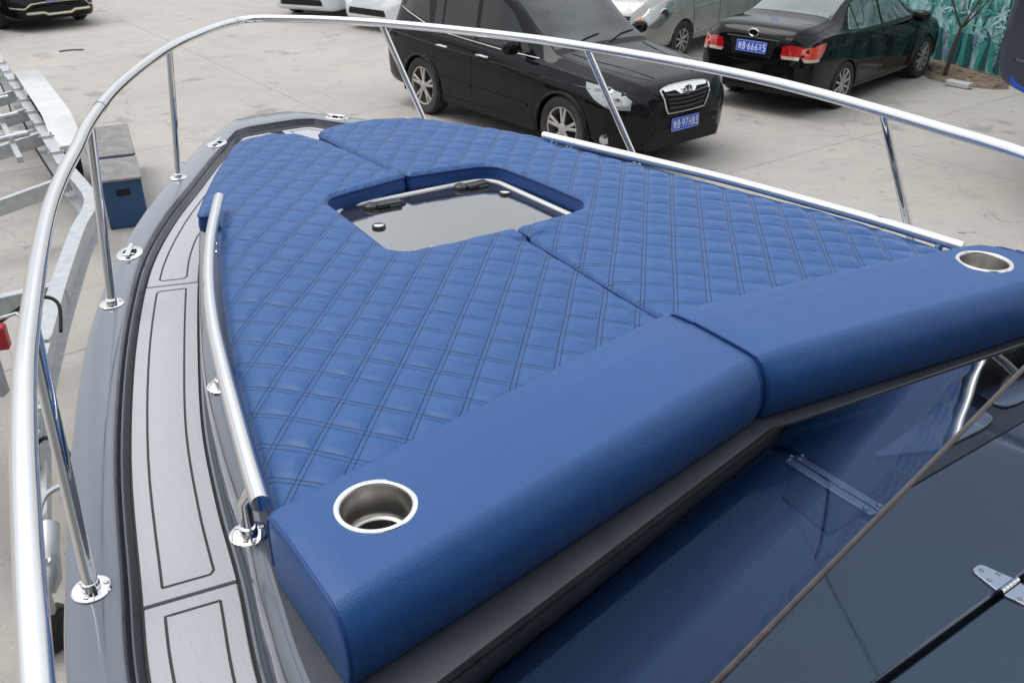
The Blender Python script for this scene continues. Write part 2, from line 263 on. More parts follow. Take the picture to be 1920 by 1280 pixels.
class MB:
    def __init__(s): s.V = []; s.F = []
    def add(s, V, F):
        n = len(s.V); s.V += [tuple(map(float, v)) for v in V]; s.F += [[i+n for i in f] for f in F]; return s
    def box(s, c, d, rz=0, T=None):
        V = [(x*d[0]/2, y*d[1]/2, z*d[2]/2) for x in (-1, 1) for y in (-1, 1) for z in (-1, 1)]
        if T is not None: V = [tuple(T @ Vector(v)) for v in V]
        cs, sn = math.cos(rz), math.sin(rz)
        V = [(c[0]+cs*x-sn*y, c[1]+sn*x+cs*y, c[2]+z) for x, y, z in V]
        return s.add(V, [(0, 1, 3, 2), (4, 6, 7, 5), (0, 4, 5, 1), (2, 3, 7, 6), (0, 2, 6, 4), (1, 5, 7, 3)])
    def bar(s, a, b, wd, h, up=(0, 0, 1)):
        a, b = Vector(a), Vector(b); d = (b-a).normalized(); sd_ = d.cross(Vector(up)).normalized()*wd/2; u = sd_.cross(d).normalized()*h/2
        V = [p+i*sd_+j*u for p in (a, b) for i, j in ((-1, -1), (1, -1), (1, 1), (-1, 1))]
        return s.add(V, [(3, 2, 1, 0), (4, 5, 6, 7), (0, 1, 5, 4), (1, 2, 6, 5), (2, 3, 7, 6), (3, 0, 4, 7)])
    def tube(s, pts, r, n=12, caps=True, closed=False):
        P = [Vector(p) for p in pts]; N = len(P); rr = r if isinstance(r, (list, tuple)) else [r]*N
        V = []; pu = None
        for i, p in enumerate(P):
            a = P[i-1] if (i > 0 or closed) else p; b = P[(i+1) % N] if (i < N-1 or closed) else p
            d = (b-a).normalized()
            if pu is None: pu = d.orthogonal().normalized()
            pu = (pu-d*pu.dot(d)).normalized(); q = d.cross(pu)
            V += [p+(pu*math.cos(t)+q*math.sin(t))*rr[i] for t in (2*math.pi*k/n for k in range(n))]
        F = [(i*n+k, i*n+(k+1) % n, ((i+1) % N)*n+(k+1) % n, ((i+1) % N)*n+k) for i in range(N if closed else N-1) for k in range(n)]
        if caps and not closed: F += [tuple(range(n))[::-1], tuple((N-1)*n+k for k in range(n))]
        return s.add(V, F)
    def lathe(s, prof, c=(0, 0, 0), n=32, axis='z', T=None):
        V = []
        for r, h in prof:
            for k in range(n):
                t = 2*math.pi*k/n; v = (r*math.cos(t), r*math.sin(t), h)
                if axis == 'y': v = (v[0], v[2], v[1])
                if axis == 'x': v = (v[2], v[0], v[1])
                if T is not None: v = tuple(T @ Vector(v))
                V.append((c[0]+v[0], c[1]+v[1], c[2]+v[2]))
        F = [(i*n+k, i*n+(k+1) % n, (i+1)*n+(k+1) % n, (i+1)*n+k) for i in range(len(prof)-1) for k in range(n)]
        if prof[0][0] > 1e-6: F.append(tuple(range(n))[::-1])
        if prof[-1][0] > 1e-6: F.append(tuple((len(prof)-1)*n+k for k in range(n)))
        return s.add(V, F)
    def prism(s, poly, z0, z1):
        n = len(poly); V = [(x, y, z0) for x, y in poly]+[(x, y, z1) for x, y in poly]
        return s.add(V, [tuple(range(n))[::-1], tuple(range(n, 2*n))]+[(i, (i+1) % n, n+(i+1) % n, n+i) for i in range(n)])
    def build(s, name, m, parent=None, smooth=False, sharp=35, bevel=0, kind=None, seg=2):
        o = mesh(name, s.V, s.F, m, parent, smooth, sharp if smooth else None, kind)
        bm = bmesh.new(); bm.from_mesh(o.data); bmesh.ops.recalc_face_normals(bm, faces=bm.faces); bm.to_mesh(o.data); bm.free()
        if bevel:
            b = o.modifiers.new('bevel', 'BEVEL'); b.width = bevel; b.segments = seg; b.limit_method = 'ANGLE'; b.angle_limit = R(40); b.harden_normals = False
            o.data.polygons.foreach_set('use_smooth', [True]*len(o.data.polygons)); o.data.set_sharp_from_angle(angle=R(50))
        return o
def boolean(o, cut):    # cut is an MB; applied at once, no helper stays in the scene
    c = cut.build('cutter', M['black']); c.location = o.matrix_basis.translation if not o.parent else (0, 0, 0)
    md = o.modifiers.new('b', 'BOOLEAN'); md.object = c; md.operation = 'DIFFERENCE'; md.solver = 'EXACT'
    if o.parent:
        bpy.context.view_layer.update(); c.matrix_world = o.matrix_world @ Matrix.Translation(-Vector(OFF.get(o.name, (0, 0, 0))))
    bpy.context.view_layer.update(); dg = bpy.context.evaluated_depsgraph_get()
    me = bpy.data.meshes.new_from_object(o.evaluated_get(dg)); o.modifiers.clear(); old = o.data; o.data = me; bpy.data.meshes.remove(old)
    bpy.data.objects.remove(c); me.polygons.foreach_set('use_smooth', [True]*len(me.polygons)); me.set_sharp_from_angle(angle=R(35)); return o
def catmull(P, n=8, closed=False):
    P = np.asarray(P, float); N = len(P); out = []
    for i in range(N if closed else N-1):
        if closed: a, b, c, d = P[i-1], P[i], P[(i+1) % N], P[(i+2) % N]
        else: a, b, c, d = P[max(i-1, 0)], P[i], P[i+1], P[min(i+2, N-1)]
        for k in range(n):
            t = k/n; out.append(.5*((2*b)+(-a+c)*t+(2*a-5*b+4*c-d)*t*t+(-a+3*b-3*c+d)*t**3))
    if not closed: out.append(P[-1])
    return np.array(out)
def resample(P, n):
    P = np.asarray(P, float); d = np.r_[0, np.cumsum(np.hypot(*(np.diff(P[:, :2], axis=0).T)))]; t = np.linspace(0, d[-1], n)
    return np.stack([np.interp(t, d, P[:, k]) for k in range(P.shape[1])], -1)
def round_poly(P, r, n=5):
    P = np.asarray(P, float); N = len(P); out = []; r = r if isinstance(r, (list, tuple)) else [r]*N
    for i in range(N):
        a, b, c = P[i-1], P[i], P[(i+1) % N]; la, lc = np.hypot(*(a-b)), np.hypot(*(c-b)); q = min(r[i], la*.45, lc*.45)
        if q < 1e-4: out.append(b); continue
        p0 = b+(a-b)/la*q; p1 = b+(c-b)/lc*q
        for k in range(n+1): t = k/n; out.append((1-t)**2*p0+2*t*(1-t)*b+t*t*p1)
    return np.array(out)
def loft(name, rows, m, parent=None, smooth=True, sharp=40, closed_v=False, kind=None):
    rows = np.asarray(rows, float); a, b = rows.shape[:2]; V = rows.reshape(-1, 3)
    F = [(i*b+k, i*b+(k+1) % b, (i+1)*b+(k+1) % b, (i+1)*b+k) for i in range(a-1) for k in range(b if closed_v else b-1)]
    return mesh(name, V, F, m, parent, smooth, sharp, kind)
def text(name, s, width, height, m, parent, mtx):
    c = bpy.data.curves.new('lettering', 'FONT'); c.body = s; c.extrude = .0; c.size = 1; t = bpy.data.objects.new('lettering', c); COL.objects.link(t)
    c.offset = .004
    bpy.context.view_layer.update(); me = bpy.data.meshes.new_from_object(t.evaluated_get(bpy.context.evaluated_depsgraph_get()))
    bpy.data.objects.remove(t); n = len(me.vertices); co = np.zeros(n*3); me.vertices.foreach_get('co', co); co = co.reshape(-1, 3)
    lo, hi = co.min(0), co.max(0); co = (co-(lo+hi)/2); co[:, 0] *= width/(hi[0]-lo[0]); co[:, 1] *= height/(hi[1]-lo[1]); co[:, 2] = 0
    F = [tuple(p.vertices) for p in me.polygons]; bpy.data.meshes.remove(me)
    V = [tuple(mtx @ Vector(v)) for v in co]
    off = OFF.get(parent.name, (0, 0, 0)); V = [(v[0]+off[0], v[1]+off[1], v[2]+off[2]) for v in V]
    return mesh(name, V, F, m, parent)

# ------------------------------------------------------------------ ground
g = mesh('ground', [(-160, -120, 0), (160, -120, 0), (160, 220, 0), (-160, 220, 0)], [(0, 1, 2, 3)], M['ground'], kind='structure')
P = [(7.30, 13.5), (7.02, 13.35), (6.70, 13.55), (6.42, 13.9), (6.36, 14.35), (6.52, 14.9), (6.45, 15.6), (6.2, 16.4), (6.0, 17.5), (6.6, 17.6), (7.2, 15.9), (7.6, 14.6)]
P = catmull(P, 5, True); cx, cy = P.mean(0); rr = [(cx+(x-cx)*k+random.uniform(-.03, .03), cy+(y-cy)*k+random.uniform(-.03, .03), z) for k, z in ((1, .004), (.8, .03), (.45, .05)) for x, y in P]
n = len(P); mesh('dirt_strip', rr+[(cx, cy, .06)], [(i*n+k, i*n+(k+1) % n, (i+1)*n+(k+1) % n, (i+1)*n+k) for i in range(2) for k in range(n)]+[(2*n+k, 2*n+(k+1) % n, 3*n) for k in range(n)], M['dirt'], smooth=True, kind='structure')

# ------------------------------------------------------------------ the boat (written in its own frame: x forward, y to port, z up from the ground)
boat = boat_thing('boat', 'grey deck boat with pale brushed deck pads and polished bow rail, filling the foreground', 'boat', (0, 0, 0))
def cx_(x): return -.04-.065*max(0., x-.5)
def stb(P): return [(p[0], 2*cx_(p[0])-p[1])+tuple(p[2:]) for p in P]
GO = [(-3.2, 1.12), (-1.6, 1.15), (-.6, 1.13), (0, 1.105), (.353, 1.067), (.549, 1.031), (.897, .952), (1.297, .841), (1.599, .733), (1.794, .65), (2.027, .535), (2.274, .396), (2.514, .252), (2.74, .107)]
GO = np.vstack([catmull(GO, 5), [(2.90, -.02), (2.965, -.085), (2.985, -.20)]])
GI = [(-3.2, 1.06), (-1.6, 1.09), (-.6, 1.068), (0, 1.045), (.311, 1.006), (.506, .967), (.859, .892), (1.259, .781), (1.617, .66), (1.829, .570), (2.059, .447), (2.280, .309), (2.465, .196)]
GI = np.vstack([catmull(GI, 5), [(2.65, .075), (2.802, -.026), (2.83, -.085), (2.835, -.20)]])
N = 420
def inset(P, d):     # offset a polyline towards the boat's middle
    P = np.asarray(P, float); T = np.gradient(P, axis=0); T /= np.linalg.norm(T, axis=1)[:, None]+1e-9
    return P+np.stack([T[:, 1], -T[:, 0]], -1)*d
def rp(P):           # resample, denser at the bow
    return resample(P, N)
GOr, GIr = rp(GO), rp(GI)
def full(P, z):      # port row + mirrored starboard row
    a = [(x, y, z) for x, y in P]; b = stb(a)[::-1]
    return a+b[1:]
def rows(spec): return [full(P, z) for P, z in spec]
loft('gunwale', rows([(inset(GOr, .0), 2.085), (inset(GOr, -.002), 2.112), (inset(GOr, .001), 2.118), (inset(GOr, .005), 2.120), (GIr, 2.121), (inset(GIr, .004), 2.119)]), M['gelcoat'], boat)
loft('gunwale_channel', rows([(inset(GIr, .004), 2.119), (inset(GIr, .008), 2.104), (inset(GIr, .011), 2.098), (inset(GIr, .013), 2.103), (inset(GIr, .016), 2.103), (inset(GIr, .018), 2.094), (inset(GIr, .024), 2.088), (inset(GIr, .026), 2.083)]), M['gelcoat_dark'], boat)
hull = []
for k, z, dx in ((.0, 2.085, 0), (-.001, 2.075, 0), (-.001, 2.045, 0), (0, 2.035, 0), (.02, 1.6, -.05), (.06, 1.1, -.16), (.16, .8, -.3)):
    q = inset(GOr, k); hull.append(full(np.stack([q[:, 0]+dx*np.clip((q[:, 0])/2.9, 0, 1), q[:, 1]], -1), z))
q = full(GOr, .03); hull.append([(x*.9, cx_(x)+(y-cx_(x))*.06, .03+.5*max(0, x/2.9)**3) for x, y, z in q])
loft('hull', hull, M['gelcoat_dark'], boat)
# inner edge of the side deck and cabin side
Q = catmull([(-3.2, .93), (-1.6, .92), (-.6, .91), (0, .885), (.237, .853), (.433, .811), (.643, .774), (.894, .718), (1.215, .623), (1.554, .514), (1.746, .443), (1.90, .36), (1.99, .24), (2.03, .08), (2.04, -.135)], 8)
Qr = resample(Q, N)
loft('deck_bed', rows([(inset(GIr, .025), 2.0835), (inset(GIr, .03), 2.084), (Qr, 2.084)]), M['caulk'], boat)
loft('cabin_side', rows([(Qr, 2.084), (inset(Qr, .002), 2.094), (inset(Qr, .006), 2.096), (inset(Qr, .009), 2.090), (inset(Qr, .012), 2.092), (inset(Qr, .014), 2.105), (inset(Qr, .016), 2.19), (inset(Qr, .021), 2.222), (inset(Qr, .030), 2.233), (inset(Qr, .042), 2.2355)]), M['gelcoat'], boat)
# cabin top from the nose back to the windscreen seal
SU = [(-.035, .86), (-.03, .80), (.004, .687), (.037, .509), (.080, .288), (.120, .09), (.130, .02), (.122, -.05), (.101, -.135), (.080, -.314), (.061, -.521), (.050, -.65), (.02, -.80), (-.02, -.95)]
SL = [(-.052, .86), (-.044, .80), (-.024, .699), (.006, .539), (.046, .329), (.086, .112), (.104, .02), (.100, -.06), (.085, -.14), (.050, -.314), (.010, -.521), (-.014, -.65), (-.042, -.80), (-.07, -.95)]
inn = inset(Qr, .042); port = [tuple(p) for p in inn if p[0] > -.03]; poly = port+[tuple(p[:2]) for p in stb(port)][::-1][1:]+[p for p in [(x-.03, y) for x, y in SU][::-1]][1:-1]
mesh('cabin_top', [(x, y, 2.2352) for x, y in poly], [tuple(range(len(poly)))], M['rim'], boat)
# cockpit sides aft of the windscreen and cockpit floor
aft = [tuple(p) for p in inn if p[0] < 0]
for sgn in (1, -1):
    a = aft if sgn > 0 else [p[:2] for p in stb(aft)]
    loft('side_coaming', [[(x, y, 2.2356) for x, y in a], [(x, y-sgn*.07, 2.234) for x, y in a], [(x, y-sgn*.075, 2.22) for x, y in a], [(x, y-sgn*.075, 1.2) for x, y in a]], M['gelcoat'], boat)
mb = MB(); mb.prism([(-3.2, .8), (-3.2, -.9), (-.95, -.9), (-.95, .8)], 1.20, 1.24); mb.build('cockpit_floor', M['pad'], boat)
SUr, SLr = [resample(np.array(P_), 60) for P_ in (SU, SL)]
SUs = SUr-np.array([.026, 0]); loft('windscreen_seal', [[(x, y, 2.2353) for x, y in SUs], [(x, y, 2.2385) for x, y in inset(SUs, -.003)], [(x, y, 2.2385) for x, y in SLr-np.array([.004, 0])], [(x, y, 2.225) for x, y in SLr-np.array([.008, 0])]], M['black'], boat)
# dark moulding under and behind the windscreen, split by the door gap
DA = [(-.279, .80)]+[(-.279, -.93)]
top = [tuple(p) for p in SLr if p[1] < .80 and p[1] > -.93]
mb = MB(); mb.prism([(-.279, .80)]+top+[(-.279, -.93)], 2.16, 2.200); mb.build('dashboard', M['dash'], boat, bevel=.004, smooth=True)
mb = MB(); mb.prism([(-.95, .80), (-.287, .80), (-.287, -.93), (-.95, -.93)], 2.16, 2.1995); mb.build('cabin_door', M['dash'], boat, bevel=.004, smooth=True)
mb = MB(); mb.box((-.283, -.06, 2.17), (.03, 1.6, .02)); mb.build('door_gap', M['black'], boat)
mb = MB(); mb.prism([(-.076, .10), (.02, .09), (.088, -.05), (.06, -.35), (.045, -.62), (.01, -.80), (-.076, -.80)], 2.2002, 2.2035); mb.build('dash_band', M['dashband'], boat, bevel=.001)
for pl in ([(.003, -.10), (-.048, -.215), (-.054, -.34), (-.045, -.385), (.03, -.375)], [(.03, -.432), (-.036, -.42), (-.044, -.46), (-.04, -.62), (.03, -.62)]):
    mb = MB(); mb.prism(round_poly(pl, .02), 2.2037, 2.209); mb.build('dash_panel', M['plate_grey'], boat, bevel=.002)
mb = MB(); mb.box((-.006, .004, 2.2065), (.165, .034, .003)); so = mb.build('glass_joint_strip', M['brushed'], boat, bevel=.001)
mb = MB(); mb.box((-.006, .004, 2.2085), (.165, .0016, .001)); mb.build('strip_line', M['black'], so)
for x, y in ((.077, .004), (.068, -.012), (-.075, .016), (-.083, -.006), (-.02, .004)):
    mb = MB(); mb.lathe([(0, .0045), (.0035, .004), (.005, .002), (.0052, 0)], (x, y, 2.208), 12); mb.build('screw', M['chrome'], so, True)
def gx(y, z): return .121-(.127*abs(y)+.729*(z-2.236))/.672        # two flat panes meeting on the centre line, leaning back 43 degrees
for sg, pn in ((1, 'windscreen'), (-1, 'windscreen')):
    V = []
    for z in (2.240, 2.35, 2.46, 2.575):
        for k in range(9): y = k/8*.90*sg; V.append((gx(y, z), y, z))
    mesh(pn, V, [(i*9+k, i*9+k+1, (i+1)*9+k+1, (i+1)*9+k) for i in range(3) for k in range(8)], M['windscreen'], boat, True)
    mb = MB(); mb.add([(gx(y, z)+o, y, z+o) for z in (2.234, 2.246) for y in (0, .9*sg) for o in (-.002, .0025)], [(0, 1, 3, 2), (4, 6, 7, 5), (0, 4, 5, 1), (2, 3, 7, 6), (0, 2, 6, 4), (1, 5, 7, 3)]); mb.build('glass_border', M['black'], boat)
    mb = MB(); mb.tube([(gx(y*sg, 2.576), y*sg, 2.576) for y in (0, .3, .6, .90)], .0027, 8); mb.build('windscreen_edge', M['edge_brown'], boat, True)
    mb = MB(); mb.tube([(gx(.9, 2.236), .9*sg, 2.236), (gx(.9, 2.576), .9*sg, 2.576)], .008, 8); mb.build('windscreen_frame', M['black'], boat, True)
mb = MB(); mb.tube([(gx(0, 2.24)+.001, 0, 2.24), (gx(0, 2.576)+.001, 0, 2.576)], .0014, 8); mb.build('centre_joint', M['plastic'], boat, True)
# hinge on the door gap
mb = MB()
hp = round_poly([(-.236, -.020), (-.236, .002), (-.278, .010), (-.278, -.030)], [.008, .008, .001, .001]); mb.prism(hp, 2.2002, 2.2035)
hp = [(-.566-x, y) for x, y in hp][::-1]; mb.prism(hp, 2.2002, 2.2035)
hg = mb.build('hinge', M['chrome'], boat, bevel=.001)
mb = MB()
for k in range(5): mb.tube([(-.283, -.030+k*.0082, 2.205), (-.283, -.0225+k*.0082, 2.205)], .0042, 12)
mb.build('hinge_barrel', M['chrome'], hg, True)
for x, y in ((-.245, -.009), (-.262, .0), (-.262, -.021), (-.321, -.009), (-.304, .0), (-.304, -.021)):
    mb = MB(); mb.lathe([(0, .0016), (.003, .0014), (.0038, 0)], (x, y, 2.2035), 12); mb.build('screw', M['brushed'], hg, True)

# deck pads
PO = inset(resample(GI, 400), .030); PI = inset(resample(Q, 400), -.004)
def seg(P, x0, x1): P = np.asarray(P); m = (P[:, 0] >= x0) & (P[:, 0] <= x1); xs = P[m]; f = lambda x: (x, float(np.interp(x, P[:, 0], P[:, 1]))); return [f(x0)]+[tuple(p) for p in xs]+[f(x1)]
def pad(outer, inner, side=1, label=None):
    poly = list(outer)+list(inner)[::-1]
    if side < 0: poly = [p[:2] for p in stb(poly)][::-1]
    mb = MB(); mb.prism(poly, 2.0845, 2.0915); o = mb.build('deck_pad', M['pad'], boat, bevel=.002)
    # engraved line: resampled offset loop
    A = np.array(poly); c = resample(np.vstack([A, A[:1]]), 260)[:-1]
    T = np.roll(c, -1, 0)-np.roll(c, 1, 0); T /= np.linalg.norm(T, axis=1)[:, None]+1e-9; sg = 1 if (np.sum(A[:, 0]*np.roll(A[:, 1], -1)-A[:, 1]*np.roll(A[:, 0], -1)) > 0) else -1
    d = .028; ins = c+np.stack([-T[:, 1], T[:, 0]], -1)*d*sg
    keep = [k for k in range(len(ins)) if np.min(np.hypot(*(c-ins[k]).T)) > d*.985]; L_ = ins[keep]
    # square the corners off again
    T2 = np.roll(L_, -1, 0)-np.roll(L_, 1, 0); T2 /= np.linalg.norm(T2, axis=1)[:, None]+1e-9; nn_ = np.stack([-T2[:, 1], T2[:, 0]], -1)*.0021
    n = len(L_); V = [(x, y, 2.0922) for x, y in L_+nn_]+[(x, y, 2.0922) for x, y in L_-nn_]
    mesh('engraved_line', V, [(k, (k+1) % n, n+(k+1) % n, n+k) for k in range(n)], M['caulk'], o)
    return o
for s in (1, -1):
    pad(seg(PO, -3.1, -.72), seg(PI, -3.1, -.72), s)
    pad(seg(PO, -.713, .461), seg(PI, -.713, .438), s)
    pad(seg(PO, .468, 1.594), seg(PI, .445, 1.555), s)
    oo = seg(PO, 1.602, 2.79); ii = [p for p in seg(PI, 1.563, 2.03) if p[1] > -.10]
    oo = [p for p in oo if p[1] > -.13]
    pad(oo+[(2.795, -.165)], ii+[(2.046, -.137)], s)

# bow rail
RL = [(-1.5, 1.10), (-.7, 1.13), (-.2, 1.105), (-.056, 1.088), (.099, 1.066), (.275, 1.039), (.449, 1.008), (.598, .977), (.811, .929), (1.037, .872), (1.223, .815), (1.40, .752), (1.604, .682), (1.872, .570), (2.089, .459), (2.283, .347), (2.456, .233), (2.571, .137), (2.679, .035), (2.760, -.065), (2.79, -.125), (2.770, -.196), (2.636, -.350), (2.485, -.472), (2.347, -.556), (2.175, -.645), (1.90, -.765), (1.670, -.835), (1.372, -.901), (1.095, -.935), (.88, -.935), (.664, -.915), (.45, -.885), (.246, -.850), (-.1, -.83), (-.8, -.84)]
RZ = [2.49 if x < 0 else min(2.52, 2.495+.06*x) if y > 0 else 2.52 for x, y in RL]
pp = catmull([(x, y, z) for (x, y), z in zip(RL, RZ)], 6)
RPP = pp; mb = MB(); mb.tube([tuple(p) for p in pp], .0140, 20); rail = mb.build('bow_rail', M['chrome'], boat, True)
for k in (19*6+1, 12*6+3):
    q = [tuple(pp[k]), tuple(pp[k+1])]; mb = MB(); mb.tube(q, .0152, 20); mb.build('rail_joint', M['chrome'], rail, True)
def flange(x, y, z, r=.0285, par=None):
    mb = MB(); mb.lathe([(0, .0035), (.013, .0036), (r-.002, .0028), (r, .0012), (r, -.001)], (x, y, z), 28); f = mb.build('base_plate', M['chrome'], par, True)
    for k in range(3):
        a = k*2.094+.5; mb = MB(); mb.lathe([(0, .002), (.0035, .0018), (.0045, 0)], (x+math.cos(a)*r*.72, y+math.sin(a)*r*.72, z+.003), 12); mb.build('screw', M['brushed'], f, True)
for b, t in (((.512, 1.001), (.605, .970)), ((1.485, .741), (1.585, .684)), ((2.348, .324), (2.41, .258)), ((.565, -1.085), (.612, -.912)), ((1.50, -.955), (1.66, -.835)), ((2.30, -.61), (2.44, -.503)), ((-.62, 1.10), (-.52, 1.115))):
    mb = MB(); kk = int(np.argmin(np.hypot(RPP[:, 0]-t[0], RPP[:, 1]-t[1]))); t = RPP[kk][:2]; zt = RPP[kk][2]-.004
    mb.tube([(b[0], b[1], 2.119), (b[0]+(t[0]-b[0])*.06, b[1]+(t[1]-b[1])*.06, 2.145), (t[0], t[1], zt)], .0108, 16); po = mb.build('rail_post', M['chrome'], boat, True)
    flange(b[0], b[1], 2.1215, par=po)
    mb = MB(); mb.lathe([(.0112, 0), (.0135, .003), (.0135, .010), (.0112, .013)], (b[0], b[1], 2.123), 18); mb.build('post_collar', M['chrome'], po, True)
# pop-up cleats on the gunwale
def cleat(x, y, rz):
    c, s = math.cos(rz), math.sin(rz); mb = MB(); T = Matrix.Rotation(rz, 3, 'Z') @ Matrix.Diagonal((1.55, 1, 1))
    mb.lathe([(0, .003), (.030, .003), (.033, .0015), (.0335, -.001)], (x, y, 2.1215), 32, T=T); o = mb.build('cleat', M['chrome'], boat, True)
    mb = MB(); mb.box((x, y, 2.131), (.085, .014, .007), rz); mb.box((x+.018*c, y+.018*s, 2.126), (.008, .030, .006), rz); mb.box((x-.018*c, y-.018*s, 2.126), (.008, .030, .006), rz)
    mb.build('cleat_bar', M['chrome'], o, bevel=.002)
    mb = MB(); mb.lathe([(0, .0007), (.018, .0006), (.0185, 0)], (x, y, 2.1245), 24, T=T); mb.build('cleat_recess', M['black'], o, True)
cleat(1.777, .625, R(-22)); cleat(2.66, .09, R(-38)); cleat(2.745, -.43, R(32)); cleat(1.80, 2*cx_(1.8)-.63, R(25))

# grab rails beside the cushions
for s, P_ in ((1, [(.300, .797), (.411, .775), (.543, .747), (.681, .717), (.842, .679), (1.029, .625), (1.251, .547), (1.49, .447)]), (-1, [(.300, -.802), (.50, -.784), (.687, -.757), (.92, -.717), (1.157, -.660), (1.35, -.612), (1.53, -.568)])):
    pp = catmull([(x, y, 2.326 if s > 0 else 2.308) for x, y in P_], 6); mb = MB(); mb.tube([tuple(p) for p in pp], .0128, 20); gr = mb.build('grab_rail', M['chrome'], boat, True)
    for i in ((0.06, .52, .93) if s > 0 else (.03, .97)):
        k = int(i*(len(pp)-1)); x, y = pp[k][:2]; x += .02 if i < .1 else 0; mb = MB(); ys_ = (.012 if i < .1 else .001)*s if s > 0 else .006; mb.tube([(x+.008, y+ys_, 2.236), (x+.008, y+ys_, 2.295), (x, y, 2.315)], .0095, 14); st = mb.build('rail_stand', M['chrome'], gr, True)
        mb = MB(); mb.lathe([(.0125, 0), (.0125, .016), (.0095, .018)], (x+.008, y+ys_, 2.238), 18); mb.build('stand_collar', M['chrome'], st, True)
        flange(x+.012, y+ys_, 2.2365, .0265, st)

# deck hatch inside the cushion opening
hx0, hx1, hy0, hy1 = .93, 1.436, -.308, .195
ring = round_poly([(hx0, hy1), (hx0, hy0), (hx1-.01, hy0+.012), (hx1+.004, hy1-.015)], [.04, .04, .065, .065], 8)
def ringoff(P, d):
    c = P.mean(0); T = np.roll(P, -1, 0)-np.roll(P, 1, 0); T /= np.linalg.norm(T, axis=1)[:, None]; nrm = np.stack([T[:, 1], -T[:, 0]], -1)
    if ((P+nrm-c)**2).sum() < ((P-c)**2).sum(): nrm = -nrm
    return P+nrm*d
Rr = [[(x, y, z) for x, y in ringoff(ring, d)] for d, z in ((.016, 2.236), (.014, 2.251), (.010, 2.256), (0, 2.257), (-.003, 2.254), (-.003, 2.246))]
rows_ = np.array(Rr); loft('hatch_frame', rows_, M['white_trim'], boat, closed_v=True)
inner = ringoff(ring, -.0032); mb = MB(); mb.prism([tuple(p) for p in inner], 2.240, 2.2525); hp_ = mb.build('hatch_glass', M['acrylic'], boat, bevel=.001)
for x, y, a in ((1.385, .088, -.1), (1.383, -.185, .05)):
    mb = MB(); mb.lathe([(0, .014), (.011, .014), (.0125, .012), (.0135, .010), (.018, .010), (.019, .004), (.019, 0)], (x+.012, y, 2.2525), 24); mb.box((x+.0, y-.045, 2.260), (.030, .065, .010), a); mb.box((x-.014, y-.056, 2.256), (.016, .03, .008), a)
    mb.build('hatch_hinge', M['plastic'], hp_, bevel=.002)
for x, y in ((1.262, .135), (1.290, -.262)):
    mb = MB(); mb.lathe([(.017, 0), (.0175, .004), (.0165, .006), (.014, .007)], (x, y, 2.2526), 24); k_ = mb.build('hatch_latch', M['plastic'], hp_, True)
    mb = MB(); mb.lathe([(0, .0075), (.012, .0072), (.0135, .0062)], (x, y, 2.2528), 20); mb.build('latch_cap', M['chrome'], k_, True)

# unseen hard top, added over the cockpit to block light and darken reflections
mb = MB(); mb.prism(round_poly([(-.62, .95), (-.62, -1.05), (-3.3, -1.05), (-3.3, .95)], .15), 3.78, 3.86); mb.build('shade_hardtop', M['gelcoat_dark'], boat, bevel=.02)
for y in (.74, -.84):
    for a, b in (((-1.35, 2.2), (-1.75, 3.78)), ((-1.75, 3.78), (-2.3, 2.2))):
        mb = MB(); mb.tube([(a[0], y, a[1]), (b[0], y, b[1])], .025, 12); mb.build('shade_hardtop_leg', M['white_paint'], boat, True)

mb = MB(); mb.prism([(-1.5, .55), (-1.5, -.65), (-2.2, -.65), (-2.2, .55)], 1.24, 2.75); mb.build('shade_console', M['gelcoat_dark'], boat, bevel=.04)  # unseen dark block, added to keep light off the cushions' aft faces

# ------------------------------------------------------------------ cushions (they lift off: things of their own)
V0 = np.array([.4045+.0, 1.7068]); LV = np.array([.0632, -.0205]); LW = np.array([-.0098, -.0680])
def to_boat(v, pt=True):
    v = np.asarray(v, float); q = v-(np.array([.499, 1.142]) if pt else 0); c, s = math.cos(HEAD), math.sin(HEAD); return np.array([q[0]*c+q[1]*s, -q[0]*s+q[1]*c])
def seg_dist(P, A, B):
    d = B-A; L2 = (d**2).sum(1)+1e-12; out = np.full(len(P), 9.)
    for a, b_, l2 in zip(A, d, L2):
        t = np.clip(((P-a)@b_)/l2, 0, 1); q = P-(a+t[:, None]*b_); out = np.minimum(out, np.hypot(q[:, 0], q[:, 1]))
    return out
def inside(P, poly):
    x, y = P[:, 0], P[:, 1]; c = np.zeros(len(P), bool); n = len(poly)
    for i in range(n):
        (x1, y1), (x2, y2) = poly[i], poly[(i+1) % n]
        m = ((y1 > y) != (y2 > y)); c ^= m & (x < (x2-x1)*(y-y1)/((y2-y1) if abs(y2-y1) > 1e-12 else 1e-12)+x1)
    return c
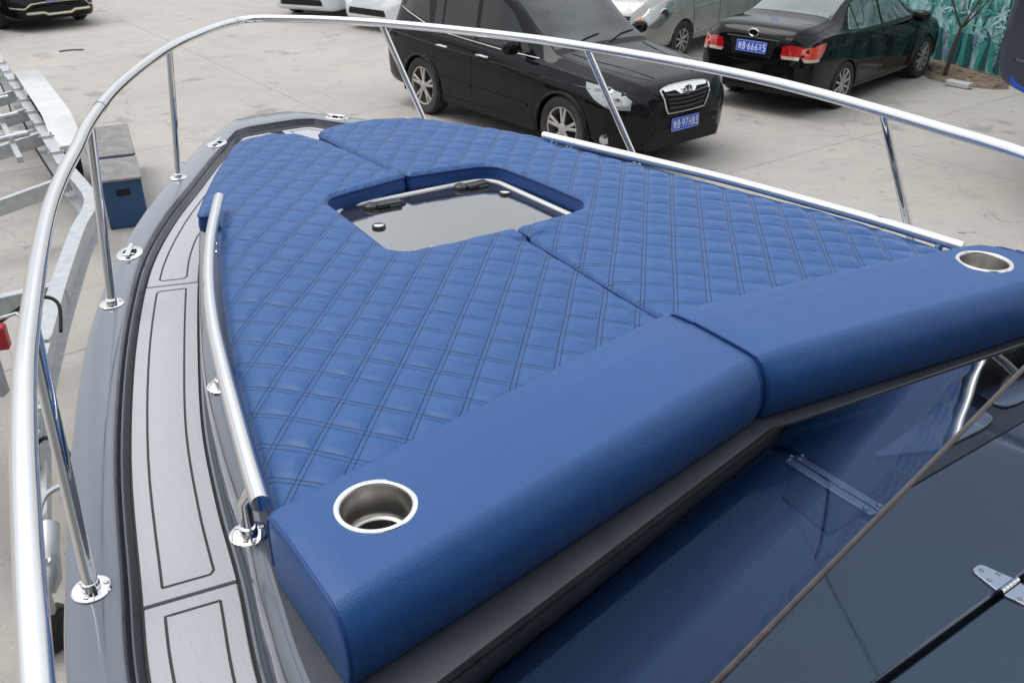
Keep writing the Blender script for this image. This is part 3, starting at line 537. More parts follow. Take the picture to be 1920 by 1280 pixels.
def sunpad(name, label, poly, rad, org_world, at):
    root = boat_thing(name, label, 'cushion', at, 'sun pad cushions on the cabin top')
    B = round_poly(poly, rad, 5); ccw = np.sum(B[:, 0]*np.roll(B[:, 1], -1)-B[:, 1]*np.roll(B[:, 0], -1)) > 0
    if not ccw: B = B[::-1]
    nB = int(np.hypot(*(np.roll(B, -1, 0)-B).T).sum()/.006); B = resample(np.vstack([B, B[:1]]), nB)[:-1]
    o = to_boat(org_world); v = to_boat(LV, False); wv = to_boat(LW, False); K = 12
    a, b_ = np.meshgrid(np.arange(-30*K, 30*K+1)/K, np.arange(-30*K, 30*K+1)/K); G_ = o+a.ravel()[:, None]*v+b_.ravel()[:, None]*wv
    mn, mxx = B.min(0), B.max(0); G_ = G_[((G_ > mn) & (G_ < mxx)).all(1)]
    G_ = G_[inside(G_, B)]; d = seg_dist(G_, B, np.roll(B, -1, 0)); G_ = G_[d > .0045]; d = d[d > .0045]
    rings = []
    pts = np.vstack([B, G_]); dd = np.r_[np.zeros(len(B)), d]
    res = delaunay_2d_cdt([Vector(p) for p in pts], [(i, (i+1) % len(B)) for i in range(len(B))], [], 1, 1e-7)
    XY = np.array([tuple(p) for p in res[0]]); F = [tuple(f) for f in res[2]]; dd = seg_dist(XY, B, np.roll(B, -1, 0))
    Mi = np.linalg.inv(np.stack([v, wv], 1)); ab = (XY-o)@Mi.T; ab = ab+.014*np.stack([np.sin(XY[:, 0]*11+XY[:, 1]*17)+.5*np.sin(XY[:, 0]*31), np.sin(XY[:, 0]*15-XY[:, 1]*12+1)+.5*np.sin(XY[:, 1]*27)], -1)
    da = np.abs(ab-np.round(ab))*np.array([.0665, .0687])
    e = np.maximum(da-.0048, 0); puff = (1-np.exp(-e[:, 0]/.0075))*(1-np.exp(-e[:, 1]/.0075))
    seam = np.minimum(da[:, 0], da[:, 1])
    edge = np.clip(dd/.040, 0, 1)**.8
    rx = np.random.RandomState(3); vary = 1+.25*np.sin(ab[:, 0]*1.7+np.round(ab[:, 1])*2.1)
    z = 2.3005+.0058*puff*edge*vary
    hole = np.maximum(np.abs(XY[:, 0]-1.215)/.30, np.abs(XY[:, 1]+.052)/.34); z -= .011*np.clip(1-dd/.085, 0, 1)**2*np.where(hole < 1, .12, 1.)            # the pad falls away towards its rim
    rr_ = .007; z -= np.where(dd < rr_, rr_-np.sqrt(np.maximum(rr_**2-(rr_-dd)**2, 0)), 0)*.8
    z += .0012*np.sin(XY[:, 0]*9+XY[:, 1]*5)
    if F:
        f0 = F[0]; p0, p1, p2 = XY[f0[0]], XY[f0[1]], XY[f0[2]]
        if (p1[0]-p0[0])*(p2[1]-p0[1])-(p1[1]-p0[1])*(p2[0]-p0[0]) < 0: F = [f[::-1] for f in F]
    mesh('quilted_top', np.c_[XY, z], F, M['quilt'], root, True, uv=ab)
    nb = len(B); bz = np.array([z[np.argmin(((XY-p)**2).sum(1))] for p in B[::1]])
    T = np.roll(B, -1, 0)-np.roll(B, 1, 0); T /= np.linalg.norm(T, axis=1)[:, None]; nrm = np.stack([T[:, 1], -T[:, 0]], -1)
    rws = []
    for off, zz in ((0, None), (.0028, -.0008), (.0036, -.0035), (.0025, -.0062), (.0005, -.0075), (.0026, -.016), (.004, -.03)):
        rws.append(np.c_[B+nrm*off, bz+(zz or 0)])
    rws.append(np.c_[B+nrm*.002, np.full(nb, 2.243)]); rws.append(np.c_[B-nrm*.006, np.full(nb, 2.2375)])
    loft('side_band', rws, M['leather_side'], root, closed_v=True, sharp=70)
    return root
PP = [(.355, -.040), (.245, .80), (.330, .772), (.517, .733), (.669, .700), (.869, .648), (1.062, .596), (1.295, .523), (1.494, .452), (1.506, .503), (1.66, .43), (1.809, .354), (1.930, .283), (2.06, .205), (2.085, .10), (2.04, .015), (1.93, -.018), (1.80, -.032), (1.465, -.052), (1.446, .068), (1.425, .185), (1.39, .217), (1.20, .222), (1.03, .230), (.995, .205), (.980, .10), (.972, -.068), (.45, -.044)]
PR = [.01, .01]+[.02]*6+[.01, .02]+[.03]*3+[.05, .06, .04, .02, .02, .012, .02, .03, .03, .03, .03, .02, .02, .012, .01]
sunpad('sun_pad_cushion', 'quilted blue cushion left of the seam, the curved chrome grab rail along its outer edge', PP, PR, (-.2944, 1.5152), (1.0, .4, 2.237))
PS = [(.355, -.052), (.45, -.056), (.972, -.080), (.975, -.20), (.980, -.285), (1.03, -.330), (1.25, -.326), (1.395, -.315), (1.432, -.27), (1.445, -.19), (1.462, -.062), (1.80, -.044), (2.018, -.042), (2.055, -.10), (2.068, -.193), (2.05, -.30), (1.976, -.391), (1.810, -.479), (1.671, -.552), (1.546, -.596), (1.538, -.575), (1.378, -.606), (1.186, -.651), (.92, -.712), (.64, -.768), (.436, -.79), (.325, -.80), (.245, -.80)]
PSR = [.01, .01, .012, .02, .03, .04, .02, .03, .03, .02, .012, .02, .015, .03, .04, .05, .03, .03, .03, .008, .008, .02, .02, .02, .02, .02, .02, .01]
sunpad('sun_pad_cushion', 'quilted blue cushion right of the seam, on the side nearest the black cars', PS, PSR, (.2755, 1.7447), (1.0, -.4, 2.237))

def bolster(label, ys, side, cup, at):
    root = boat_thing('backrest_cushion', label, 'cushion', at, 'plain backrest cushions behind the sun pad')
    rws = []
    def prof(y, k=0, kf=0):
        t = abs(y)/.80; xf = .389-(.389-.262)*t-kf; xa = .150-.117*t
        base = [(xf-k, 2.238), (xf+.002-k, 2.29), (xf-.001-k, 2.330-k), (xf-.014-k*.5, 2.345-k), (xf-.06, 2.349-k), ((xf+xa+.08)/2, 2.351-k), (xa+.052, 2.3490-k), (xa+.026, 2.3450-k), (xa+.009+k*.5, 2.329-k*.6), (xa-.002+k, 2.306), (xa-.005+k, 2.272), (xa+.005+k, 2.2385)]
        pts = catmull(base, 5); return [(p[0], y, p[1]) for p in pts]
    for y, k, kf in ys: rws.append(prof(y, k, kf))
    rws = np.array(rws); a, b = rws.shape[:2]; V = rws.reshape(-1, 3)
    F = [(i*b+k, i*b+(k+1) % b, (i+1)*b+(k+1) % b, (i+1)*b+k) for i in range(a-1) for k in range(b)]; F += [tuple(range(b)), tuple((a-1)*b+k for k in range(b))[::-1]]
    body = mesh('cushion_body', V, F, M['leather'], root, True, 50)
    bm = bmesh.new(); bm.from_mesh(body.data); bmesh.ops.recalc_face_normals(bm, faces=bm.faces); bm.to_mesh(body.data); bm.free()
    mb = MB(); mb.lathe([(.0475, 2.2), (.0475, 2.45)], (cup[0], cup[1], 0), 40); boolean(body, mb)
    for r_ in (rws[1], rws[-2]):
        mb = MB(); mb.tube([tuple(p) for p in r_[2:]], .0028, 8); mb.build('piping', M['leather_side'], root, True)
    for r_, s_ in ((rws[1], 1), (rws[-2], -1)):
        y0 = r_[0][1]; inn_ = 1 if y0 == max(rws[1][0][1], rws[-2][0][1]) else -1
        mb = MB(); mb.tube([(p[0], p[1]-inn_*.008, p[2]+.0006) for p in r_[4:-3]], .0008, 5); mb.build('stitch_line', M['dark_thread'], root, True)
    # drop-in cup holder
    mb = MB(); z = 2.3495
    mb.lathe([(.037, z-.0515), (.0412, z-.051), (.0436, z-.048), (.0445, z-.043), (.0445, z-.002), (.0455, z+.0018), (.0475, z+.0030), (.0525, z+.0024), (.0540, z+.0008), (.0540, z-.001), (.0470, z-.003), (.0462, z-.070), (.037, z-.071), (.037, z-.0525)], (cup[0], cup[1], 0), 56)
    # drop the closing discs the lathe adds
    mb.F = [f for f in mb.F if len(f) <= 4]
    ch = mb.build('cup_holder', M['brushed'], root, True, sharp=60)
    mb = MB(); mb.lathe([(.0372, z-.066), (.036, z-.0655), (0, z-.0653)], (cup[0], cup[1], 0), 40); mb.build('cup_hole_disc', M['black'], ch, True)  # black disc paints in the dark of the opening at the base
    mb = MB(); mb.lathe([(.0458, z+.0022), (.0475, z+.0034), (.0525, z+.0028), (.0543, z+.0008), (.0543, z-.0012)], (cup[0], cup[1], 0), 56); mb.F = [f for f in mb.F if len(f) <= 4]; mb.build('cup_rim', M['satin'], ch, True)
    return root
bolster('smooth blue vinyl backrest cushion at the front left, its cup holder seen from above', [(.806, .012, .004), (.803, .004, 0), (.797, .0, 0), (.76, -.001, 0), (.6, -.002, 0), (.4, -.002, 0), (.2, -.002, 0), (.05, -.001, 0), (.018, 0, 0), (.011, .004, 0), (.008, .012, 0)], 1, (.182, .688), (.2, .4, 2.237))
bolster('smooth blue vinyl backrest cushion at the right edge, its cup holder beside the rail end', [(-.002, .012, 0), (-.005, .004, 0), (-.012, 0, 0), (-.05, -.001, 0), (-.2, -.002, 0), (-.4, -.002, 0), (-.6, -.001, .004), (-.72, 0, .008), (-.755, 0, .016), (-.780, .004, .034), (-.789, .012, .052)], -1, (.180, -.664), (.2, -.4, 2.237))

# ------------------------------------------------------------------ vehicles
class Car:
    """body lofted from stations (x, z_bottom, z_shoulder, half_width, shoulder_half_width, z_top, roof_half_width)"""
    SG = 5
    def __init__(s, st, sm=.05):
        s.st = np.array(st, float); xs = np.arange(s.st[0, 0], s.st[-1, 0]+1e-6, .01); T = np.stack([np.interp(xs, s.st[:, 0], s.st[:, k]) for k in range(1, 7)], -1)
        k = np.exp(-.5*(np.arange(-20, 21)*.01/sm)**2); k /= k.sum(); Tp = np.pad(T, ((20, 20), (0, 0)), 'reflect', reflect_type='odd')
        T = np.stack([np.convolve(Tp[:, i], k, 'valid') for i in range(6)], -1); s.xs = xs; s.T = T; s.x0, s.x1 = xs[0], xs[-1]
    def par(s, x): return [np.interp(x, s.xs, s.T[:, k]) for k in range(6)]
    def section(s, x):
        zb, zs, wm, ws, zt, wt = s.par(x); h = zs-zb; k = min(max((zt-zs)/.4, 0.12), 1)
        P = [(0, zb), (wm*.84, zb), (wm*.965, zb+.045), (wm*.99, zb+.22*h), (wm, zb+.5*h), (wm*.992, zb+.78*h), (ws, zs), (ws-.035*k-.02, zs+.03*k), (wt+.02*k, zt-.11*k), (wt-.05, zt-.045*k), (wt*.6, zt-.012*k), (0, zt)]
        return catmull(P, s.SG)
    def side_y(s, x, z):
        S = s.section(x)[s.SG*2:s.SG*9]; return float(np.interp(z, S[:, 1], S[:, 0]))
    def top_z(s, x, y):
        S = s.section(x)[s.SG*6:][::-1]; return float(np.interp(abs(y), S[:, 0], S[:, 1]))
    def body(s, name, m, root, dx=.05):
        xs = np.unique(np.r_[np.arange(s.x0, s.x1, dx), s.x0, s.x0+.012, s.x0+.03, s.x1-.03, s.x1-.012, s.x1]); rws = []
        for x in xs:
            S = s.section(x); L = [(x, y, z) for y, z in S]; rws.append(L+[(x, -y, z) for y, z in S[::-1]][1:-1])
        rws = np.array(rws); a, b = rws.shape[:2]
        F = [(i*b+k, i*b+(k+1) % b, (i+1)*b+(k+1) % b, (i+1)*b+k) for i in range(a-1) for k in range(b)]; F += [tuple(range(b)), tuple((a-1)*b+k for k in range(b))[::-1]]
        o = mesh(name, rws.reshape(-1, 3), F, m, root, True, 32); bm = bmesh.new(); bm.from_mesh(o.data); bmesh.ops.recalc_face_normals(bm, faces=bm.faces); bm.to_mesh(o.data); bm.free(); return o
    def x_end(s, y, z, sg):
        a, b = (s.x1, s.x1-1.2) if sg > 0 else (s.x0, s.x0+1.2); ins = lambda x: abs(y) <= s.side_y(x, min(z, s.par(x)[1])) and z <= s.top_z(x, y)
        lo = a
        if ins(a-sg*.001): return a
        for k in range(41):
            x = a+(b-a)*k/40
            if ins(x): hi = x; break
        else: return b
        lo = a+(b-a)*(k-1)/40
        for _ in range(12):
            md = (lo+hi)/2
            if ins(md): hi = md
            else: lo = md
        return hi
    def panel(s, name, poly, mode, m, root, off=.004, side=-1, step=.03, thick=.012):
        """conforming panel: poly in (x,z) for 'side', (y,z) for 'front'/'rear', (x,y) for 'top'"""
        P = np.array(poly, float); n = len(P); ee = np.roll(P, -1, 0)
        B = []
        for p, q in zip(P, ee):
            k = max(1, int(np.hypot(*(q-p))/step)); B += [p+(q-p)*i/k for i in range(k)]
        B = np.array(B); mn, mx_ = B.min(0), B.max(0); gx, gy = np.meshgrid(np.arange(mn[0], mx_[0], step), np.arange(mn[1], mx_[1], step)); G_ = np.c_[gx.ravel(), gy.ravel()]+.0007
        if len(G_): G_ = G_[inside(G_, B)]; d = seg_dist(G_, B, np.roll(B, -1, 0)) if len(G_) else []; G_ = G_[d > step*.45] if len(G_) else G_
        pts = np.vstack([B, G_]) if len(G_) else B
        r_ = delaunay_2d_cdt([Vector(p) for p in pts], [(i, (i+1) % len(B)) for i in range(len(B))], [], 1, 1e-7); XY = [tuple(p) for p in r_[0]]; F = [tuple(f) for f in r_[2]]
        def pr(p, o):
            if mode == 'side': return (p[0], side*(s.side_y(p[0], p[1])+o), p[1])
            if mode == 'top': return (p[0], p[1], s.top_z(p[0], p[1])+o)
            sg = 1 if mode == 'front' else -1; return (s.x_end(p[0], p[1], sg)+sg*o, p[0], p[1])
        V = [pr(p, off) for p in XY]+[pr(p, off-thick) for p in XY]; nv = len(XY)
        bd = {}
        for f in F:
            for i in range(3):
                e = (f[i], f[(i+1) % 3]); bd[e] = 1
        FF = list(F)+[tuple(v+nv for v in f[::-1]) for f in F]+[(b_, a_, a_+nv, b_+nv) for (a_, b_) in bd if (b_, a_) not in bd]
        o = mesh(name, V, FF, m, root, True, 40); bm = bmesh.new(); bm.from_mesh(o.data); bmesh.ops.recalc_face_normals(bm, faces=bm.faces); bm.to_mesh(o.data); bm.free(); return o
    def seam(s, pts, mode, root, m=None, r=.0035, side=-1, name='panel_gap', off=0):
        P = []
        for a, b in zip(pts[:-1], pts[1:]):
            k = max(1, int(math.dist(a, b)/.05)); P += [(a[0]+(b[0]-a[0])*i/k, a[1]+(b[1]-a[1])*i/k) for i in range(k)]
        P.append(pts[-1]); f = {'side': lambda p: (p[0], side*(s.side_y(*p)+off), p[1]), 'top': lambda p: (p[0], p[1], s.top_z(*p)+off), 'front': lambda p: (s.x_end(p[0], p[1], 1)+off, *p), 'rear': lambda p: (s.x_end(p[0], p[1], -1)-off, *p)}[mode]
        mb = MB(); mb.tube([f(p) for p in P], r, 6); return mb.build(name, m or M['black'], root, True)
def wheel(root, x, y, r, w_, rim, spokes, twin=True, m_rim='alloy'):
    sg = 1 if y > 0 else -1; mb = MB(); yo = w_/2
    prof = [(rim*.98, -yo*.8), (rim*1.04, -yo*.95), (r*.93, -yo), (r*.985, -yo*.8), (r, -yo*.5), (r, yo*.5), (r*.985, yo*.8), (r*.93, yo), (rim*1.04, yo*.95), (rim*.98, yo*.8)]
    mb.lathe([(a, b*sg) for a, b in prof], (x, y, r), 48, 'y'); mb.F = [f for f in mb.F if len(f) <= 4]; ty = mb.build('tyre', M['tyre'], root, True, 50)
    mb = MB(); mb.lathe([(rim, yo*.8*sg), (rim*.985, yo*.9*sg), (rim*.93, yo*.86*sg), (rim*.90, yo*.3*sg), (rim*.90, -yo*.5*sg)], (x, y, r), 40, 'y'); mb.F = [f for f in mb.F if len(f) <= 4]; ri = mb.build('rim', M[m_rim], ty, True, 50)
    mb = MB(); mb.lathe([(0, -.01*sg), (rim*.9, -.01*sg), (rim*.9, -.03*sg)], (x, y, r), 30, 'y'); mb.F = [f for f in mb.F if len(f) <= 4]; mb.build('brake_disc', M['trim_black'], ty)
    mb = MB(); fy = y+sg*yo*.72
    for k in range(spokes):
        a = 2*math.pi*k/spokes+.3
        for da in ((-.16, .16) if twin else (0,)):
            p0 = Vector((x+math.cos(a+da*.6)*rim*.18, fy, r+math.sin(a+da*.6)*rim*.18)); p1 = Vector((x+math.cos(a+da)*rim*.95, fy+sg*.006, r+math.sin(a+da)*rim*.95)); mb.bar(p0, p1, .034 if twin else .03, .022, (0, 1, 0))
    mb.build('spokes', M[m_rim], ri, bevel=.004)
    mb = MB(); mb.lathe([(rim*.26, -.01*sg), (rim*.26, .012*sg), (rim*.2, .018*sg), (0, .02*sg)], (x, fy, r), 20, 'y'); mb.build('hub_cap', M[m_rim], ri, True)
def arches(body, xs, r, hw):
    for x in xs:
        for sg in (-1, 1):
            mb = MB(); mb.lathe([(r, -.24), (r, .25)], (x, sg*hw, r*.86), 32, 'y'); boolean(body, mb)
def plate(car, root, x, y, z, s_, rearward=False, tilt=0, letters=None):
    T = Matrix.Translation((x, y, z)) @ Matrix.Rotation(R(-90 if rearward else 90), 4, 'Z') @ Matrix.Rotation(R(90-tilt), 4, 'X')
    mb = MB(); V = []; hw, hh = .22, .07
    P = round_poly([(-hw, -hh), (hw, -hh), (hw, hh), (-hw, hh)], .012); n = len(P)
    for zz in (-.006, 0): V += [tuple(T @ Vector((p[0], p[1], zz))) for p in P]
    mb.add(V, [tuple(range(n))[::-1], tuple(range(n, 2*n))]+[(i, (i+1) % n, n+(i+1) % n, n+i) for i in range(n)]); o = mb.build('number_plate', M['plate_blue'], root)
    mb = MB(); B0 = round_poly([(-hw+.006, -hh+.006), (hw-.006, -hh+.006), (hw-.006, hh-.006), (-hw+.006, hh-.006)], .01); mb.tube([tuple(T @ Vector((p[0], p[1], .0005))) for p in B0], .0016, 4, closed=True); mb.build('plate_border', M['plate_white'], o)
    text('plate_lettering', s_[0], .052, .088, M['plate_white'], o, T @ Matrix.Translation((-.168, 0, .0015)))
    text('plate_lettering', s_[1], .042, .09, M['plate_white'], o, T @ Matrix.Translation((-.107, 0, .0015)))
    mb = MB(); mb.lathe([(0, .0012), (.007, .001), (.007, 0)], (0, 0, 0), 10); mb.V = [tuple(T @ Matrix.Translation((-.072, 0, .0005)) @ Vector(v)) for v in mb.V]; mb.build('plate_dot', M['plate_white'], o)
    for i, ch in enumerate(s_[2]): text('plate_lettering', ch, .040 if ch not in '1' else .014, .09, M['plate_white'], o, T @ Matrix.Translation((-.033+i*.0545, 0, .0015)))
    return o
def mirror_(root, x, y, z, sg, m):
    mb = MB(); T = Matrix.Rotation(0, 3, 'Z')
    mb.lathe([(.001, -.125), (.045, -.12), (.075, -.08), (.085, 0), (.075, .08), (.045, .12), (.001, .125)], (x, y+sg*.14, z), 16, 'y', Matrix.Diagonal((.75, 1, 1.0))); o = mb.build('door_mirror', m, root, True, 60)
    mb = MB(); mb.bar((x-.01, y, z-.05), (x, y+sg*.06, z-.03), .07, .035); mb.build('mirror_arm', M['trim_black'], o, bevel=.006)

# ---- black SUV
suv = thing('suv', 'black SUV with chrome grille parked front towards the boat, plate ending 97H85', 'car', (.402, 11.513, 0), R(-50.714))
c = Car([(-2.36, .42, .78, .60, .58, .98, .50), (-2.32, .36, .85, .78, .74, 1.12, .58), (-2.22, .32, .98, .88, .84, 1.34, .62), (-2.0, .30, 1.08, .92, .89, 1.60, .66), (-1.7, .28, 1.09, .935, .905, 1.69, .69), (-1.0, .25, 1.06, .94, .915, 1.74, .715), (-.3, .25, 1.03, .94, .915, 1.745, .72), (.1, .25, 1.01, .94, .91, 1.70, .71), (.45, .25, 1.0, .94, .90, 1.50, .70), (.80, .25, .99, .94, .89, 1.25, .715), (1.05, .26, .985, .94, .885, 1.10, .74), (1.35, .27, .965, .935, .875, 1.055, .73), (1.75, .28, .93, .925, .85, 1.02, .69), (2.0, .27, .88, .90, .80, .975, .64), (2.15, .25, .84, .82, .73, .945, .58), (2.24, .26, .78, .72, .63, .89, .50), (2.30, .31, .66, .56, .50, .80, .40)], .035)
body = c.body('body', M['black_paint'], suv); arches(body, (-1.35, 1.35), .405, .93)
for x in (-1.35, 1.35):
    for sg in (-1, 1): wheel(suv, x, sg*.815, .365, .235, .245, 5)
sidewin = [[(.70, 1.06), (-.22, 1.08), (-.22, 1.59), (.02, 1.60), (.30, 1.45)], [(-.29, 1.08), (-.93, 1.115), (-.93, 1.58), (-.29, 1.59)], [(-.975, 1.12), (-1.14, 1.135), (-1.14, 1.575), (-.975, 1.58)], [(-1.24, 1.15), (-1.88, 1.27), (-1.74, 1.44), (-1.34, 1.55)]]
for sg in (-1, 1):
    for pl in sidewin: c.panel('side_window', pl, 'side', M['dark_glass'], suv, .003, sg, .05)
    c.seam([(.86, 1.035), (.2, 1.04), (-1.0, 1.085), (-1.2, 1.11), (-1.95, 1.27)], 'side', suv, M['brushed'], .006, sg, 'window_trim', .002)
    c.seam([(.86, .96), (.90, .6), (.83, .36), (-.27, .36), (-.27, 1.04)], 'side', suv, side=sg)
    c.seam([(-.27, .36), (-.95, .36), (-1.02, .78), (-1.17, 1.08)], 'side', suv, side=sg)
    c.seam([(.92, .96), (.97, .80), (.97, .42)], 'side', suv, side=sg)
    c.panel('side_moulding', [(.78, .50), (.78, .535), (-.24, .56), (-.24, .525)], 'side', M['trim_black'], suv, .012, sg, .06, .02)
    c.panel('side_moulding', [(-.29, .528), (-.29, .562), (-.93, .58), (-.93, .548)], 'side', M['trim_black'], suv, .012, sg, .06, .02)
    c.panel('rocker', [(.92, .25), (.90, .345), (-.90, .345), (-.92, .25)], 'side', M['trim_black'], suv, .006, sg, .06, .02)
    for wx in (-1.35, 1.35):
        a = [R(k) for k in range(-14, 195, 8)]; mb = MB(); mb.tube([(wx+.415*math.cos(t), sg*(c.side_y(wx+.415*math.cos(t), max(.36, .35+.415*math.sin(t)))+.004), .35+.415*math.sin(t)) for t in a], .020, 8); mb.build('wheel_arch_trim', M['black_paint2'], suv, True)
    for hx in (-.05, -.86):
        yy = sg*(c.side_y(hx, .93)+.022); mb = MB(); mb.tube([(hx-.11, sg*c.side_y(hx-.11, .935), .935), (hx-.09, yy, .94), (hx, yy+sg*.006, .945), (hx+.08, yy, .94), (hx+.095, sg*c.side_y(hx+.1, .935), .935)], .013, 10); mb.build('door_handle', M['chrome'], suv, True)
    c.seam([(1.75, .865), (1.0, .875), (0, .90), (-1.1, .93), (-2.1, .97)], 'side', suv, M['black_paint'], .009, sg, 'body_crease', -.002)
    mirror_(suv, .60, sg*.88, 1.14, sg, M['black_paint'])
    mb = MB(); mb.tube([(-1.7, sg*.64, 1.72), (-1.6, sg*.66, 1.775), (0, sg*.67, 1.79), (.15, sg*.66, 1.74)], .016, 8); mb.build('roof_rail', M['brushed'], suv, True)
    # headlight, wrapping from the nose round the wing
    hl = c.panel('headlight', [(2.20, .705), (2.185, .79), (2.10, .86), (1.92, .905), (1.66, .925), (1.69, .865), (1.84, .775), (2.03, .71)], 'side', M['lamp_clear'], suv, .006, sg, .03)
    for xx, zz, rr_ in ((1.84, .862, .038), (1.96, .825, .05), (2.08, .785, .048)):
        yy = c.side_y(xx, zz); y2 = c.side_y(xx+.05, zz); ang = math.atan2(yy-y2, .05); T = Matrix.Rotation(-sg*(math.pi/2-ang), 3, 'Z') if False else Matrix.Rotation(sg*ang*-1, 3, 'Z')
        mb = MB(); mb.lathe([(rr_, sg*.002), (rr_*.95, sg*.009), (rr_*.8, sg*.009), (rr_*.72, sg*.003), (rr_*.4, sg*.006), (0, sg*.009)], (xx, sg*(yy+.004), zz), 24, 'y', T); mb.build('headlight_lens', M['lamp_lens'], hl, True)
    fg = [(2.07, .44), (1.93, .42), (1.87, .36), (1.92, .33), (2.08, .36)]
    fo = c.panel('fog_light_recess', fg, 'side', M['trim_black'], suv, .003, sg, .04)
    yy = c.side_y(1.99, .385); mb = MB(); mb.lathe([(.055, 0), (.055, sg*.012), (.04, sg*.016), (0, sg*.02)], (1.99, sg*(yy+.002), .385), 20, 'y', Matrix.Rotation(-sg*.75, 3, 'Z')); mb.build('fog_light', M['lamp_lens'], fo, True)
    c.panel('tail_light', [(-2.30, .88), (-2.12, 1.02), (-2.05, 1.10), (-2.15, 1.12), (-2.27, 1.02)], 'side', M['red_lamp'], suv, .006, sg, .04)
M['suv_glass'] = mat('suv_windscreen_glass', (.008, .012, .012), .03, 0, .75, 1.5, .1, noise=(.9, 1, (.075, .095, .095)))
c.panel('windscreen', [(.98, .70), (.98, -.70), (.20, -.64), (.20, .64)], 'top', M['suv_glass'], suv, .003, 1, .06)
c.panel('cowl', [(1.06, .74), (1.06, -.74), (.985, -.72), (.985, .72)], 'top', M['trim_black'], suv, .002, 1, .06)
for y0, y1 in ((.1, .62), (-.5, .05)):
    mb = MB(); mb.tube([(1.02, y0, c.top_z(1.02, y0)+.015), (.93, (y0+y1)/2, c.top_z(.93, (y0+y1)/2)+.016), (.88, y1, c.top_z(.88, y1)+.012)], .007, 6); mb.build('wiper', M['black'], suv, True)
for s_ in (1, -1): c.seam([(1.05, s_*.70), (1.5, s_*.66), (1.95, s_*.52), (2.12, s_*.38)], 'top', suv)
for s_ in (1, -1):
    mb = MB(); P_ = [(x, s_*y, c.top_z(x, y)+.002) for x, y in ((1.1, .56), (1.4, .50), (1.7, .42), (2.0, .33), (2.1, .30))]; mb.tube([(x, y, z-.007) for x, y, z in P_], .012, 8); mb.build('bonnet_crease', M['black_paint'], suv, True)
gr = c.panel('grille', [(.34, .875), (.36, .83), (.29, .655), (.24, .635), (-.24, .635), (-.29, .655), (-.36, .83), (-.34, .875)], 'front', M['black'], suv, .004, 1, .04)
mb = MB(); gp = [(.352, .87), (.37, .825), (.30, .645), (.245, .622), (0, .617), (-.245, .622), (-.30, .645), (-.37, .825), (-.352, .87), (-.2, .89), (0, .895), (.2, .89)]
mb.tube([(c.x_end(y, z, 1)+.012, y, z) for y, z in catmull(gp, 4, True)], .009, 8, closed=True); mb.build('grille_surround', M['chrome'], gr, True)
for zz in (.672, .716, .760, .804):
    hw = .25+(zz-.635)*.42; mb = MB(); yy = np.linspace(-hw, hw, 11); mb.tube([(c.x_end(y, zz, 1)+.014, y, zz-.006+.02*(y/hw)**2) for y in yy], .012, 6); mb.build('grille_bar', M['plastic'], gr, True)
c.panel('grille_wing', [(.35, .876), (.32, .848), (.17, .850), (.10, .805), (0, .785), (-.10, .805), (-.17, .850), (-.32, .848), (-.35, .876), (-.2, .896), (0, .90), (.2, .896)], 'front', M['chrome'], gr, .022, 1, .04, .02)
ex = c.x_end(0, .835, 1)+.03; mb = MB(); T = Matrix.Rotation(0, 3, 'Z'); mb.tube([(ex+.002, .075*math.cos(t), .838+.045*math.sin(t)) for t in (2*math.pi*k/24 for k in range(24))], .006, 8, closed=True)
em = mb.build('grille_emblem', M['chrome'], gr, True)
mb = MB(); mb.lathe([(0, .0), (.072, 0), (.072, .001)], (ex-.006, 0, .838), 24, 'x', Matrix.Diagonal((1, 1, .6))); mb.build('emblem_field', M['black'], em)
mb = MB(); mb.tube([(ex, .030, .810), (ex, .024, .868)], .008, 6); mb.tube([(ex, -.022, .808), (ex, -.032, .866)], .008, 6); mb.tube([(ex, .030, .832), (ex, -.03, .844)], .007, 6); mb.build('emblem_mark', M['chrome'], em, True)
c.panel('bumper_intake', [(.56, .50), (.50, .535), (-.50, .535), (-.56, .50), (-.50, .475), (.50, .475)], 'front', M['black'], suv, .003, 1, .05)
c.panel('bumper_lower', [(.46, .46), (-.46, .46), (-.62, .33), (-.58, .262), (.58, .262), (.62, .33)], 'front', M['trim_black'], suv, .010, 1, .05, .02)
mb = MB(); mb.box((2.25, 0, .50), (.10, .46, .10)); mb.build('plate_bracket', M['trim_black'], suv, bevel=.01)
plate(c, suv, 2.318, 0, .487, ('\u9c81', 'B', '97H85'), tilt=2)

# ---- black saloon
sal = thing('saloon_car', 'black saloon parked tail towards the boat, plate ending 666W5', 'car', (4.709, 13.767, 0), R(45.77))
c = Car([(-2.30, .36, .66, .62, .58, .98, .50), (-2.26, .30, .78, .74, .70, 1.06, .56), (-2.18, .26, .90, .81, .76, 1.105, .60), (-2.0, .24, .97, .84, .80, 1.12, .62), (-1.7, .22, .985, .85, .815, 1.125, .61), (-1.45, .21, .975, .85, .82, 1.17, .60), (-1.05, .20, .95, .852, .825, 1.34, .57), (-.75, .20, .94, .853, .83, 1.435, .555), (-.3, .20, .93, .853, .83, 1.475, .555), (.2, .20, .92, .853, .825, 1.46, .56), (.45, .20, .915, .853, .82, 1.36, .58), (.85, .20, .905, .853, .81, 1.13, .62), (1.08, .20, .895, .85, .80, 1.0, .66), (1.4, .21, .87, .845, .78, .96, .64), (1.8, .22, .80, .82, .74, .89, .58), (2.05, .22, .70, .76, .66, .80, .50), (2.17, .24, .60, .66, .56, .70, .40), (2.23, .30, .52, .5, .42, .6, .3)], .035)
body = c.body('body', M['black_paint2'], sal); arches(body, (-1.3, 1.3), .345, .85)
for x in (-1.3, 1.3):
    for sg in (-1, 1): wheel(sal, x, sg*.75, .315, .20, .215, 10, False)
